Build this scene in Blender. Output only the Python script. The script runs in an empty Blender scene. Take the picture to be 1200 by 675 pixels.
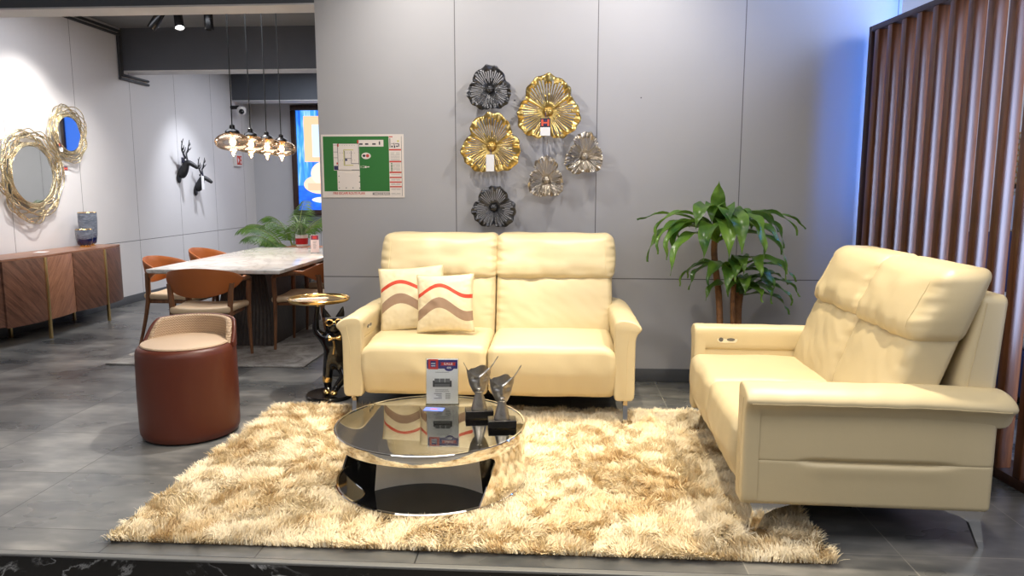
import bpy, bmesh, math, random
import numpy as np
from mathutils import Vector, Matrix, Euler, noise

random.seed(11)
RNG = np.random.default_rng(5)
COL = bpy.context.scene.collection
PI = math.pi
R = math.radians


def srgb(r, g, b):
    def f(c):
        c /= 255.0
        return c / 12.92 if c <= 0.04045 else ((c + 0.055) / 1.055) ** 2.4
    return (f(r), f(g), f(b), 1.0)


# ------------------------------------------------------------------ materials
class NT:
    """small helper round a material's node tree"""
    def __init__(self, name):
        self.m = bpy.data.materials.new(name)
        self.m.use_nodes = True
        self.t = self.m.node_tree
        self.b = self.t.nodes['Principled BSDF']
        self.out = self.t.nodes['Material Output']

    def n(self, kind, **kw):
        nd = self.t.nodes.new(kind)
        for k, v in kw.items():
            if k in nd.inputs:
                nd.inputs[k].default_value = v
            else:
                setattr(nd, k, v)
        return nd

    def l(self, a, b):
        self.t.links.new(a, b)

    def coord(self, scale=(1, 1, 1), rot=(0, 0, 0), loc=(0, 0, 0)):
        c = self.n('ShaderNodeTexCoord')
        src = c.outputs['Object']
        if rot != (0, 0, 0):                      # turn first, then stretch
            m0 = self.n('ShaderNodeMapping')
            m0.inputs['Rotation'].default_value = rot
            self.l(src, m0.inputs['Vector'])
            src = m0.outputs['Vector']
        mp = self.n('ShaderNodeMapping')
        mp.inputs['Scale'].default_value = scale
        mp.inputs['Location'].default_value = loc
        self.l(src, mp.inputs['Vector'])
        return mp.outputs['Vector']

    def noise(self, vec, scale, detail=4, rough=0.55, dist=0.0):
        nd = self.n('ShaderNodeTexNoise')
        nd.inputs['Scale'].default_value = scale
        nd.inputs['Detail'].default_value = detail
        nd.inputs['Roughness'].default_value = rough
        nd.inputs['Distortion'].default_value = dist
        self.l(vec, nd.inputs['Vector'])
        return nd.outputs['Fac']

    def ramp(self, fac, stops, interp='LINEAR'):
        nd = self.n('ShaderNodeValToRGB')
        cr = nd.color_ramp
        cr.interpolation = interp
        while len(cr.elements) < len(stops):
            cr.elements.new(0.5)
        for e, (p, c) in zip(cr.elements, stops):
            e.position = p
            e.color = c if len(c) == 4 else (*c, 1)
        self.l(fac, nd.inputs['Fac'])
        return nd.outputs['Color']

    def math(self, op, a, b=None, c=None):
        nd = self.n('ShaderNodeMath')
        nd.operation = op
        for i, v in enumerate((a, b, c)):
            if v is None:
                continue
            if isinstance(v, (int, float)):
                nd.inputs[i].default_value = v
            else:
                self.l(v, nd.inputs[i])
        return nd.outputs[0]

    def mix(self, fac, a, b):
        nd = self.n('ShaderNodeMix')
        nd.data_type = 'RGBA'
        if isinstance(fac, (int, float)):
            nd.inputs[0].default_value = fac
        else:
            self.l(fac, nd.inputs[0])
        for i, v in ((6, a), (7, b)):
            if isinstance(v, tuple):
                nd.inputs[i].default_value = v
            else:
                self.l(v, nd.inputs[i])
        return nd.outputs[2]

    def bump(self, h, strength=0.2, dist=0.002):
        nd = self.n('ShaderNodeBump')
        nd.inputs['Strength'].default_value = strength
        nd.inputs['Distance'].default_value = dist
        self.l(h, nd.inputs['Height'])
        self.l(nd.outputs['Normal'], self.b.inputs['Normal'])

    def base(self, col):
        if isinstance(col, tuple):
            self.b.inputs['Base Color'].default_value = col
        else:
            self.l(col, self.b.inputs['Base Color'])

    def setp(self, rough=None, metal=None, spec=None, coat=None, trans=None, ior=None, sheen=None):
        for k, v in (('Roughness', rough), ('Metallic', metal), ('Specular IOR Level', spec),
                     ('Coat Weight', coat), ('Transmission Weight', trans), ('IOR', ior), ('Sheen Weight', sheen)):
            if v is not None:
                self.b.inputs[k].default_value = v
        return self


MATS = {}


def plain(name, col, rough=0.5, metal=0.0, spec=0.5, coat=0.0, var=0.06, vscale=9.0, bump=0.0, bscale=60.0):
    """procedural material: a colour with a little noise in it"""
    if name in MATS:
        return MATS[name]
    t = NT(name)
    v = t.coord()
    f = t.noise(v, vscale, 4)
    a = tuple(c * (1 - var) for c in col[:3]) + (1,)
    b = tuple(min(1, c * (1 + var)) for c in col[:3]) + (1,)
    t.base(t.ramp(f, [(0.3, a), (0.7, b)]))
    t.setp(rough, metal, spec, coat)
    if bump:
        t.bump(t.noise(v, bscale, 3), bump, 0.002)
    MATS[name] = t.m
    return t.m


def emit(name, col, strength):
    t = NT(name)
    t.base((0, 0, 0, 1))
    t.b.inputs['Emission Color'].default_value = col
    t.b.inputs['Emission Strength'].default_value = strength
    MATS[name] = t.m
    return t.m


def wood(name, dark, light, rough=0.4, scale=(14, 14, 1.2), rot=(0, 0, 0), contrast=(0.3, 0.7), coat=0.0, rings=2.5):
    t = NT(name)
    v = t.coord(scale, rot)
    f = t.noise(v, rings, 6, 0.62, 0.8)
    f2 = t.noise(t.coord(tuple(s * 6 for s in scale), rot), 3, 3)
    m = t.math('ADD', t.math('MULTIPLY', f, 0.78), t.math('MULTIPLY', f2, 0.22))
    t.base(t.ramp(m, [(contrast[0], dark), ((contrast[0] + contrast[1]) / 2, tuple((a + b) / 2 for a, b in zip(dark, light))), (contrast[1], light)]))
    t.setp(rough, 0, 0.4, coat)
    t.bump(f2, 0.08, 0.001)
    MATS[name] = t.m
    return t.m


# ------------------------------------------------------------------ mesh building
class MB:
    """collects geometry and links it as ONE mesh object"""
    def __init__(self):
        self.v = []
        self.f = []
        self.mi = []

    def add(self, vs, fs, mi=0, M=None):
        o = len(self.v)
        if M is not None:
            vs = [M @ Vector(p) for p in vs]
        self.v.extend([tuple(p) for p in vs])
        self.f.extend([tuple(i + o for i in q) for q in fs])
        self.mi.extend([mi] * len(fs))
        return self

    def merge(self, other, M=None):
        o = len(self.v)
        vs = other.v if M is None else [tuple(M @ Vector(p)) for p in other.v]
        self.v.extend(vs)
        self.f.extend([tuple(i + o for i in q) for q in other.f])
        self.mi.extend(other.mi)
        return self

    def build(self, name, mats, parent=None, sharp=38, loc=None, rot=None):
        me = bpy.data.meshes.new(name)
        me.from_pydata(self.v, [], self.f)
        bm = bmesh.new()
        bm.from_mesh(me)
        bmesh.ops.recalc_face_normals(bm, faces=bm.faces)
        bm.to_mesh(me)
        bm.free()
        if not isinstance(mats, (list, tuple)):
            mats = [mats]
        for m in mats:
            me.materials.append(m)
        me.polygons.foreach_set('material_index', self.mi)
        me.polygons.foreach_set('use_smooth', [True] * len(me.polygons))
        if sharp:
            me.set_sharp_from_angle(angle=R(sharp))
        me.update()
        o = bpy.data.objects.new(name, me)
        COL.objects.link(o)
        if parent is not None:
            o.parent = parent
        if loc is not None:
            o.location = loc
        if rot is not None:
            o.rotation_euler = rot
        return o


def axis_pts(h, r, n, k):
    inner = [-(h - r) + 2 * (h - r) * i / n for i in range(n + 1)]
    rim = [(h - r) + r * math.tan(i / k * PI / 4) for i in range(1, k + 1)] if r > 0 else []
    return [-x for x in reversed(rim)] + inner + rim


def rbox(mb, size, c=(0, 0, 0), r=0.01, n=(1, 1, 1), k=2, fn=None, M=None, mi=0):
    """rounded box; fn(p, n) may move every point afterwards"""
    hx, hy, hz = (s / 2 for s in size)
    r = min(r, hx * 0.999, hy * 0.999, hz * 0.999)
    ax = [axis_pts(h, r, m, k) for h, m in zip((hx, hy, hz), n)]
    idx = {}
    vs = []
    fs = []
    L = [len(a) - 1 for a in ax]

    def vert(i, j, l):
        key = (i, j, l)
        if key not in idx:
            p = Vector((ax[0][i], ax[1][j], ax[2][l]))
            q = Vector((max(-(hx - r), min(hx - r, p.x)), max(-(hy - r), min(hy - r, p.y)), max(-(hz - r), min(hz - r, p.z))))
            d = p - q
            if d.length > 1e-9 and r > 0:
                p = q + d.normalized() * r
            if fn:
                p = Vector(fn(p))
            p = p + Vector(c)
            idx[key] = len(vs)
            vs.append(p)
        return idx[key]
    for a, b, cdim in ((0, 1, 2), (1, 2, 0), (2, 0, 1)):
        for side in (0, L[cdim]):
            for i in range(L[a]):
                for j in range(L[b]):
                    q = []
                    for di, dj in ((0, 0), (1, 0), (1, 1), (0, 1)):
                        k3 = [0, 0, 0]
                        k3[a] = i + di
                        k3[b] = j + dj
                        k3[cdim] = side
                        q.append(vert(*k3))
                    fs.append(q if side else q[::-1])
    return mb.add(vs, fs, mi, M)


def box(mb, size, c=(0, 0, 0), M=None, mi=0):
    hx, hy, hz = (s / 2 for s in size)
    vs = [(c[0] + sx * hx, c[1] + sy * hy, c[2] + sz * hz) for sx in (-1, 1) for sy in (-1, 1) for sz in (-1, 1)]
    fs = [(0, 1, 3, 2), (4, 6, 7, 5), (0, 4, 5, 1), (2, 3, 7, 6), (0, 2, 6, 4), (1, 5, 7, 3)]
    return mb.add(vs, fs, mi, M)


def frames(pts, closed=False):
    pts = [Vector(p) for p in pts]
    n = len(pts)
    T = []
    for i in range(n):
        if closed:
            d = pts[(i + 1) % n] - pts[i - 1]
        else:
            d = pts[min(i + 1, n - 1)] - pts[max(i - 1, 0)]
        T.append(d.normalized() if d.length > 1e-9 else Vector((0, 0, 1)))
    ref = Vector((0, 0, 1)) if abs(T[0].z) < 0.9 else Vector((1, 0, 0))
    N = [(ref - T[0] * ref.dot(T[0])).normalized()]
    for i in range(1, n):
        v = N[-1] - T[i] * N[-1].dot(T[i])
        N.append(v.normalized() if v.length > 1e-9 else N[-1])
    return pts, T, N


def tube(mb, pts, r, sides=8, closed=False, mi=0, M=None, flat=1.0, ref=None):
    pts, T, N = frames(pts, closed)
    n = len(pts)
    vs = []
    fs = []
    for i in range(n):
        ri = r[i] if isinstance(r, (list, tuple)) else r
        B = T[i].cross(N[i])
        for s in range(sides):
            a = 2 * PI * s / sides
            vs.append(pts[i] + N[i] * (math.cos(a) * ri) + B * (math.sin(a) * ri * flat))
    m = n if closed else n - 1
    for i in range(m):
        for s in range(sides):
            a = i * sides + s
            b = i * sides + (s + 1) % sides
            c = ((i + 1) % n) * sides + (s + 1) % sides
            d = ((i + 1) % n) * sides + s
            fs.append((a, b, c, d))
    if not closed:
        fs.append(tuple(range(sides - 1, -1, -1)))
        fs.append(tuple((n - 1) * sides + s for s in range(sides)))
    return mb.add(vs, fs, mi, M)


def lathe(mb, prof, seg=40, c=(0, 0, 0), mi=0, M=None, sx=1.0, sy=1.0, closed=False):
    """prof: (radius, z) from bottom to top"""
    vs = []
    fs = []
    m = len(prof)
    for r_, z in prof:
        for s in range(seg):
            a = 2 * PI * s / seg
            vs.append((c[0] + math.cos(a) * r_ * sx, c[1] + math.sin(a) * r_ * sy, c[2] + z))
    rng = m if closed else m - 1
    for i in range(rng):
        for s in range(seg):
            i2 = (i + 1) % m
            fs.append((i * seg + s, i * seg + (s + 1) % seg, i2 * seg + (s + 1) % seg, i2 * seg + s))
    if not closed:
        if prof[0][0] > 1e-5:
            fs.append(tuple(range(seg - 1, -1, -1)))
        if prof[-1][0] > 1e-5:
            fs.append(tuple((m - 1) * seg + s for s in range(seg)))
    return mb.add(vs, fs, mi, M)


def prism(mb, poly, z0, z1, mi=0, M=None):
    n = len(poly)
    vs = [(p[0], p[1], z0) for p in poly] + [(p[0], p[1], z1) for p in poly]
    fs = [tuple(range(n - 1, -1, -1)), tuple(range(n, 2 * n))]
    fs += [(i, (i + 1) % n, n + (i + 1) % n, n + i) for i in range(n)]
    return mb.add(vs, fs, mi, M)


def loft(mb, rings, mi=0, M=None, cap=True, closed_ring=True):
    n = len(rings[0])
    vs = [p for r_ in rings for p in r_]
    fs = []
    for i in range(len(rings) - 1):
        for s in range(n if closed_ring else n - 1):
            fs.append((i * n + s, i * n + (s + 1) % n, (i + 1) * n + (s + 1) % n, (i + 1) * n + s))
    if cap:
        fs.append(tuple(range(n - 1, -1, -1)))
        fs.append(tuple((len(rings) - 1) * n + s for s in range(n)))
    return mb.add(vs, fs, mi, M)


def sphere(mb, r, c=(0, 0, 0), s=(1, 1, 1), seg=20, rings=12, mi=0, M=None, fn=None):
    vs = [Vector((0, 0, -1))]
    for i in range(1, rings):
        th = PI * i / rings
        for j in range(seg):
            a = 2 * PI * j / seg
            vs.append(Vector((math.sin(th) * math.cos(a), math.sin(th) * math.sin(a), -math.cos(th))))
    vs.append(Vector((0, 0, 1)))
    if fn:
        vs = [Vector(fn(v)) for v in vs]
    vs = [Vector((c[0] + v.x * r * s[0], c[1] + v.y * r * s[1], c[2] + v.z * r * s[2])) for v in vs]
    fs = [(0, 1 + (j + 1) % seg, 1 + j) for j in range(seg)]
    for i in range(rings - 2):
        for j in range(seg):
            a = 1 + i * seg + j
            b = 1 + i * seg + (j + 1) % seg
            fs.append((a, b, b + seg, a + seg))
    last = len(vs) - 1
    base = 1 + (rings - 2) * seg
    fs += [(last, base + j, base + (j + 1) % seg) for j in range(seg)]
    return mb.add(vs, fs, mi, M)


def catmull(pts, n=8):
    pts = [Vector(p) for p in pts]
    out = []
    for i in range(len(pts) - 1):
        p0 = pts[max(i - 1, 0)]
        p1, p2 = pts[i], pts[i + 1]
        p3 = pts[min(i + 2, len(pts) - 1)]
        for k in range(n):
            t = k / n
            out.append(0.5 * ((2 * p1) + (p2 - p0) * t + (2 * p0 - 5 * p1 + 4 * p2 - p3) * t * t + (3 * p1 - p0 - 3 * p2 + p3) * t ** 3))
    out.append(pts[-1])
    return out


def lerp(a, b, t):
    return a + (b - a) * t


def smooth01(t):
    t = max(0.0, min(1.0, t))
    return t * t * (3 - 2 * t)


def text_mb(mb, s, size, M, mi=0, align='CENTER', depth=0.0, bold=0.0, sx=1.0):
    """lettering as mesh, lying in the local xy plane of M"""
    cu = bpy.data.curves.new('lettering', 'FONT')
    cu.body = s
    cu.size = size
    cu.align_x = align
    cu.align_y = 'CENTER'
    cu.offset = bold
    cu.extrude = depth
    cu.resolution_u = 2
    ob = bpy.data.objects.new('lettering', cu)
    COL.objects.link(ob)
    bpy.context.view_layer.update()
    dg = bpy.context.evaluated_depsgraph_get()
    me = bpy.data.meshes.new_from_object(ob.evaluated_get(dg))
    vs = [Vector((v.co.x * sx, v.co.y, v.co.z)) for v in me.vertices]
    fs = [tuple(p.vertices) for p in me.polygons]
    mb.add(vs, fs, mi, M)
    bpy.data.objects.remove(ob)
    bpy.data.curves.remove(cu)
    bpy.data.meshes.remove(me)
    return mb


def rect(mb, x0, y0, x1, y1, M, mi=0, z=0.0):
    return mb.add([(x0, y0, z), (x1, y0, z), (x1, y1, z), (x0, y1, z)], [(0, 1, 2, 3)], mi, M)


def disc(mb, cx, cy, rx, ry, M, mi=0, z=0.0, n=28):
    return mb.add([(cx + rx * math.cos(2 * PI * i / n), cy + ry * math.sin(2 * PI * i / n), z) for i in range(n)], [tuple(range(n))], mi, M)


# ------------------------------------------------------------------ scene bookkeeping
def tag(o, label=None, cat=None, group=None, kind=None):
    if label:
        o['label'] = label
    if cat:
        o['category'] = cat
    if group:
        o['group'] = group
    if kind:
        o['kind'] = kind
    return o


def thing(name, label, cat, loc=(0, 0, 0), rz=0.0, group=None):
    o = bpy.data.objects.new(name, None)
    o.empty_display_size = 0.1
    COL.objects.link(o)
    o.location = loc
    o.rotation_euler = (0, 0, rz)
    return tag(o, label, cat, group)


def struct(o):
    o['kind'] = 'structure'
    return o


def copy_tree(o, parent=None):
    c = o.copy()
    COL.objects.link(c)
    if parent is not None:
        c.parent = parent
    for ch in [x for x in bpy.data.objects if x.parent == o]:
        copy_tree(ch, c)
    return c


def skin(name, verts, edges, radii, mat, parent=None, sub=2, root=0, loc=None, fn=None):
    """one continuous body grown over a skeleton of joints"""
    me = bpy.data.meshes.new(name)
    me.from_pydata(verts, edges, [])
    o = bpy.data.objects.new(name, me)
    COL.objects.link(o)
    md = o.modifiers.new('skin', 'SKIN')
    md.use_smooth_shade = True
    for i, sv in enumerate(me.skin_vertices[0].data):
        r_ = radii[i]
        sv.radius = r_ if isinstance(r_, (tuple, list)) else (r_, r_)
        sv.use_root = (i == root)
    ss = o.modifiers.new('sub', 'SUBSURF')
    ss.levels = ss.render_levels = sub
    bpy.context.view_layer.update()
    dg = bpy.context.evaluated_depsgraph_get()
    m2 = bpy.data.meshes.new_from_object(o.evaluated_get(dg))
    o.modifiers.clear()
    o.data = m2
    bpy.data.meshes.remove(me)
    m2.name = name
    m2.materials.clear()
    m2.materials.append(mat)
    m2.polygons.foreach_set('use_smooth', [True] * len(m2.polygons))
    if fn:
        for v in m2.vertices:
            v.co = fn(v.co)
    if parent is not None:
        o.parent = parent
    if loc is not None:
        o.location = loc
    return o


def rotm(rx=0, ry=0, rz=0, loc=(0, 0, 0)):
    return Matrix.Translation(loc) @ Euler((rx, ry, rz)).to_matrix().to_4x4()
# ------------------------------------------------------------------ THE SETTING
def wall_panel_mat(name, axis, off, step, col=srgb(196, 195, 197)):
    """white wall boards, thin dark joints every `step` m along an axis and one level joint"""
    t = NT(name)
    c = t.n('ShaderNodeTexCoord')
    s = t.n('ShaderNodeSeparateXYZ')
    t.l(c.outputs['Object'], s.inputs[0])
    u = s.outputs[axis]
    a = t.math('ABSOLUTE', t.math('SUBTRACT', t.math('FRACT', t.math('DIVIDE', t.math('SUBTRACT', u, off - step / 2), step)), 0.5))
    g1 = t.math('LESS_THAN', a, 0.0032 / step)
    g2 = t.math('LESS_THAN', t.math('ABSOLUTE', t.math('SUBTRACT', s.outputs[2], 0.754)), 0.0038)
    g = t.math('MAXIMUM', g1, g2)
    f = t.noise(t.coord((0.7, 0.7, 0.7)), 2.2, 5)
    wallc = t.ramp(f, [(0.3, tuple(x * 0.955 for x in col[:3])), (0.7, col)])
    t.base(t.mix(g, wallc, srgb(105, 104, 106)))
    t.setp(0.55, 0, 0.35)
    t.bump(t.math('SUBTRACT', 1.0, g), 0.4, 0.003)
    return t.m


M_wall_back = wall_panel_mat('back wall boards', 0, -0.738, 0.996, srgb(172, 171, 174))
M_wall_left = wall_panel_mat('left wall boards', 1, 7.709, 1.045, srgb(214, 212, 214))
M_wall_far = wall_panel_mat('far wall boards', 0, -4.1, 1.4, srgb(196, 196, 200))
M_ceil = plain('ceiling paint', srgb(118, 120, 124), 0.8, vscale=2)
M_beam = plain('beam paint', srgb(82, 86, 94), 0.75, vscale=3)
M_soffit = plain('paler beam underside', srgb(200, 200, 202), 0.7, vscale=3)
M_plainwall = plain('plain wall paint', srgb(206, 202, 196), 0.7, vscale=2)


def tile_mat():
    t = NT('dark stone tiles')
    c = t.n('ShaderNodeTexCoord')
    s = t.n('ShaderNodeSeparateXYZ')
    t.l(c.outputs['Object'], s.inputs[0])

    def joint(o, off, step, w):
        a = t.math('ABSOLUTE', t.math('SUBTRACT', t.math('FRACT', t.math('DIVIDE', t.math('SUBTRACT', o, off - step / 2), step)), 0.5))
        return t.math('LESS_THAN', a, w / step)
    g = t.math('MAXIMUM', joint(s.outputs[0], -2.388, 0.6185, 0.0024), joint(s.outputs[1], 2.716, 0.577, 0.0024))
    # every tile has its own tone
    ix = t.math('FLOOR', t.math('DIVIDE', t.math('SUBTRACT', s.outputs[0], -2.388), 0.6185))
    iy = t.math('FLOOR', t.math('DIVIDE', t.math('SUBTRACT', s.outputs[1], 2.716), 0.577))
    cb = t.n('ShaderNodeCombineXYZ')
    t.l(ix, cb.inputs[0])
    t.l(iy, cb.inputs[1])
    wn = t.n('ShaderNodeTexWhiteNoise')
    t.l(cb.outputs[0], wn.inputs['Vector'])
    v = t.coord()
    cloud = t.noise(t.coord((0.8, 1.3, 1)), 2.6, 3, 0.5, 0.0)
    fine = t.noise(t.coord((1, 2.6, 1)), 8, 2.5, 0.5, 0.0)
    m = t.math('ADD', t.math('MULTIPLY', cloud, 0.62), t.math('MULTIPLY', fine, 0.2))
    m = t.math('ADD', m, t.math('MULTIPLY', wn.outputs['Value'], 0.1))
    col = t.ramp(m, [(0.27, srgb(60, 63, 65)), (0.46, srgb(98, 98, 97)), (0.65, srgb(146, 143, 138))])
    side = t.n('ShaderNodeMapRange')
    side.inputs['From Min'].default_value = -0.3
    side.inputs['From Max'].default_value = 0.7
    t.l(s.outputs[0], side.inputs['Value'])
    t.base(t.mix(g, col, t.mix(side.outputs[0], srgb(42, 42, 42), srgb(140, 137, 130))))
    rr = t.math('ADD', 0.21, t.math('MULTIPLY', cloud, 0.16))
    t.l(rr, t.b.inputs['Roughness'])
    t.setp(spec=0.5)
    t.bump(t.math('MULTIPLY', g, -1.0), 0.05, 0.002)
    return t.m


M_tile = tile_mat()


def marble_black():
    t = NT('black veined marble')
    v = t.coord((1, 1, 1.6))
    n1 = t.noise(v, 3.1, 7, 0.6, 1.6)
    a = t.math('ABSOLUTE', t.math('SUBTRACT', n1, 0.5))
    vein = t.ramp(a, [(0.0, (1, 1, 1)), (0.012, (0.35, 0.35, 0.35)), (0.035, (0, 0, 0))])
    n2 = t.noise(t.coord((1, 1, 1), loc=(4, 2, 7)), 1.6, 4, 0.5, 0.8)
    gate = t.ramp(n2, [(0.47, (0, 0, 0)), (0.6, (1, 1, 1))])
    ml = t.math('MULTIPLY', vein, gate)
    n3 = t.noise(t.coord((1, 1, 1), loc=(9, 5, 3)), 2.3, 5, 0.55, 2.4)
    patch = t.ramp(n3, [(0.66, (0, 0, 0)), (0.69, (1, 1, 1))])
    c = t.mix(ml, srgb(13, 14, 16), srgb(190, 190, 190))
    t.base(t.mix(t.math('MULTIPLY', patch, 0.75), c, srgb(150, 132, 116)))
    t.setp(0.12, 0, 0.5)
    return t.m


M_marble_black = marble_black()

EDGE_Y = 2.535
FRONT_Y = -4.6
mb = MB()
mb.add([(-5.25, EDGE_Y, 0), (6.2, EDGE_Y, 0), (6.2, 12.35, 0), (-5.25, 12.35, 0)], [(0, 1, 2, 3)])
struct(mb.build('floor', M_tile))
mb = MB()
box(mb, (11.45, 0.03, 0.26), (0.475, EDGE_Y - 0.013, -0.142))
struct(mb.build('trim_1', M_marble_black))
mb = MB()
rbox(mb, (11.45, 0.03, 0.012), (0.475, EDGE_Y - 0.014, -0.006), r=0.004, k=2)
struct(mb.build('trim_2', plain('edge tile', srgb(112, 112, 110), 0.4)))
mb = MB()
mb.add([(-5.25, FRONT_Y, -0.26), (6.2, FRONT_Y, -0.26), (6.2, EDGE_Y, -0.26), (-5.25, EDGE_Y, -0.26)], [(0, 1, 2, 3)])
struct(mb.build('floor_front', plain('front floor tile', srgb(120, 116, 110), 0.3, vscale=3)))

WX0, WX1, WY = -1.727, 2.272, 5.21
mb = MB()
box(mb, (WX1 - WX0, 0.12, 3.36), ((WX0 + WX1) / 2, WY + 0.06, 1.68))
struct(mb.build('wall_back', M_wall_back))
mb = MB()
box(mb, (0.1, 12.35 - FRONT_Y, 3.66), (-5.28, (12.35 + FRONT_Y) / 2, 1.57))
struct(mb.build('wall_left', M_wall_left))
mb = MB()
box(mb, (5.3, 0.1, 3.4), (-2.63, 12.35, 1.7))
struct(mb.build('wall_far', M_wall_far))
mb = MB()
box(mb, (0.1, 7.1, 3.4), (WX1 - 0.06, 8.88, 1.7))
struct(mb.build('wall_divider', M_plainwall))
mb = MB()
box(mb, (4.0, 0.1, 3.4), (4.3, 6.35, 1.7))
struct(mb.build('wall_neighbour', M_plainwall))
mb = MB()
box(mb, (0.1, 6.4 - FRONT_Y, 3.66), (6.25, (6.4 + FRONT_Y) / 2, 1.57))
struct(mb.build('wall_right', M_plainwall))
mb = MB()
box(mb, (11.6, 0.1, 3.66), (0.475, FRONT_Y - 0.05, 1.57))
struct(mb.build('wall_front', M_plainwall))
mb = MB()
box(mb, (11.6, 12.4 - FRONT_Y, 0.1), (0.475, (12.4 + FRONT_Y) / 2, 3.33))
struct(mb.build('ceiling', M_ceil))

# skirting of dark tile
M_skirt = plain('skirting tile', srgb(84, 86, 90), 0.4, vscale=5)
mb = MB()
rbox(mb, (WX1 - WX0, 0.014, 0.098), ((WX0 + WX1) / 2, WY - 0.006, 0.049), r=0.003, k=1)
struct(mb.build('baseboard_back', M_skirt))
mb = MB()
rbox(mb, (0.014, 12.3 - EDGE_Y, 0.098), (-5.224, (12.3 + EDGE_Y) / 2, 0.049), r=0.003, k=1)
struct(mb.build('baseboard_left', M_skirt))
mb = MB()
rbox(mb, (3.5, 0.014, 0.098), (-3.48, 12.294, 0.049), r=0.003, k=1)
struct(mb.build('baseboard_far', M_skirt))

# dropped beams across the dining end, each with a paler underside
for nm, (y0, y1, z0, x0) in (('trim_3', (5.215, 5.445, 2.675, -5.23)), ('trim_4', (8.64, 8.9, 2.78, -5.23)), ('trim_5', (11.57, 11.95, 2.775, -5.23))):
    mb = MB()
    xr = -1.727 if y0 < 6 else WX1 - 0.11
    box(mb, (xr - x0, y1 - y0, 3.28 - z0 - 0.012), ((xr + x0) / 2, (y0 + y1) / 2, (3.28 + z0 + 0.012) / 2), mi=0)
    box(mb, (xr - x0, y1 - y0, 0.012), ((xr + x0) / 2, (y0 + y1) / 2, z0 + 0.006), mi=1)
    struct(mb.build(nm, [M_beam, M_soffit]))

# black cable ducts that follow the left wall round the middle beam
M_duct = plain('cable duct', srgb(58, 59, 62), 0.5)
for k, (dy, dz) in enumerate(((0, 0), (0.05, -0.045))):
    mb = MB()
    x = -5.210
    pts = [(x, 5.5, 3.235 + dz), (x, 8.6 - dy, 3.235 + dz), (x, 8.6 - dy, 2.735 + dz), (x, 9.15, 2.735 + dz)]
    for a, b in zip(pts[:-1], pts[1:]):
        tube(mb, [a, b], 0.016, 6)
    for p in pts[1:3]:
        sphere(mb, 0.019, p, seg=8, rings=6)
    tag(mb.build('cable_duct', M_duct), ['outer dark cable duct running along the left wall and down round the grey beam',
                                       'inner dark cable duct just below and behind the outer one on the left wall'][k], 'cable duct', 'cable ducts by the beam')

# ------------------------------------------------------------------ CAMERA
cam = bpy.data.cameras.new('camera')
cam.sensor_width = 36
cam.lens = 850 / 1200 * 36
cam.clip_start = 0.05
co = bpy.data.objects.new('camera', cam)
COL.objects.link(co)
co.location = (0, 0, 1.4)
co.rotation_euler = (R(90 - 7.85), 0, R(3.7))
bpy.context.scene.camera = co

# ------------------------------------------------------------------ LIGHT
sc = bpy.context.scene
sc.view_settings.view_transform = 'Standard'
sc.view_settings.look = 'None'
sc.view_settings.gamma = 1
sc.view_settings.use_curve_mapping = False
sc.view_settings.exposure = 0.0
w = bpy.data.worlds.new('world')
sc.world = w
w.use_nodes = True
w.node_tree.nodes['Background'].inputs[0].default_value = (0.8, 0.85, 1, 1)
w.node_tree.nodes['Background'].inputs[1].default_value = 0.05

WARM = (1.0, 0.87, 0.64)
NEUT = (1.0, 0.95, 0.88)
COOL = (0.88, 0.92, 1.0)


def spot(name, loc, target, watts, deg, col=WARM, blend=0.5, size=0.05):
    l = bpy.data.lights.new(name, 'SPOT')
    l.energy = watts
    l.color = col
    l.spot_size = R(deg)
    l.spot_blend = blend
    l.shadow_soft_size = size
    o = bpy.data.objects.new(name, l)
    COL.objects.link(o)
    o.location = loc
    d = Vector(target) - Vector(loc)
    o.rotation_euler = d.to_track_quat('-Z', 'Y').to_euler()
    return o


def area(name, loc, target, watts, sx, sy, col=NEUT):
    l = bpy.data.lights.new(name, 'AREA')
    l.shape = 'RECTANGLE'
    l.size = sx
    l.size_y = sy
    l.energy = watts
    l.color = col
    o = bpy.data.objects.new(name, l)
    COL.objects.link(o)
    o.location = loc
    d = Vector(target) - Vector(loc)
    o.rotation_euler = d.to_track_quat('-Z', 'Y').to_euler()
    return o


# lounge track spots
spot('ceiling_spot', (-0.85, 3.95, 3.22), (-0.80, 4.45, 0.4), 260, 44, WARM, 0.7)
spot('ceiling_spot', (0.15, 3.95, 3.22), (0.0, 4.45, 0.4), 260, 44, WARM, 0.7)
spot('ceiling_spot', (1.55, 3.3, 3.22), (0.55, 3.45, 0.1), 385, 52, WARM, 0.4)
spot('ceiling_spot', (-0.9, 3.0, 3.22), (-0.95, 3.0, 0.0), 275, 58, WARM, 0.7)
spot('ceiling_spot', (0.1, 2.9, 3.22), (0.15, 2.9, 0.0), 220, 54, WARM, 0.7)
spot('ceiling_spot', (0.6, 2.6, 3.22), (1.35, 3.7, 0.6), 120, 46, WARM, 0.6)
spot('ceiling_spot', (-3.0, 2.8, 3.22), (-2.9, 2.95, 0.0), 200, 42, NEUT, 0.8)
spot('ceiling_spot', (-1.15, 4.45, 3.22), (-2.3, 3.75, 0.0), 330, 52, NEUT, 0.6)
spot('ceiling_spot', (-0.2, 0.9, 3.22), (-0.5, 3.7, 0.5), 85, 34, NEUT, 0.8)  # added out of view to brighten the sale card
# soft wall washes that throw the flowers' double shadows
spot('ceiling_spot', (-1.2, 4.25, 3.25), (-0.35, 5.2, 1.7), 92, 126, NEUT, 1.0, 0.03)
spot('ceiling_spot', (0.65, 4.25, 3.25), (0.0, 5.2, 1.7), 92, 126, NEUT, 1.0, 0.03)
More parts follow.
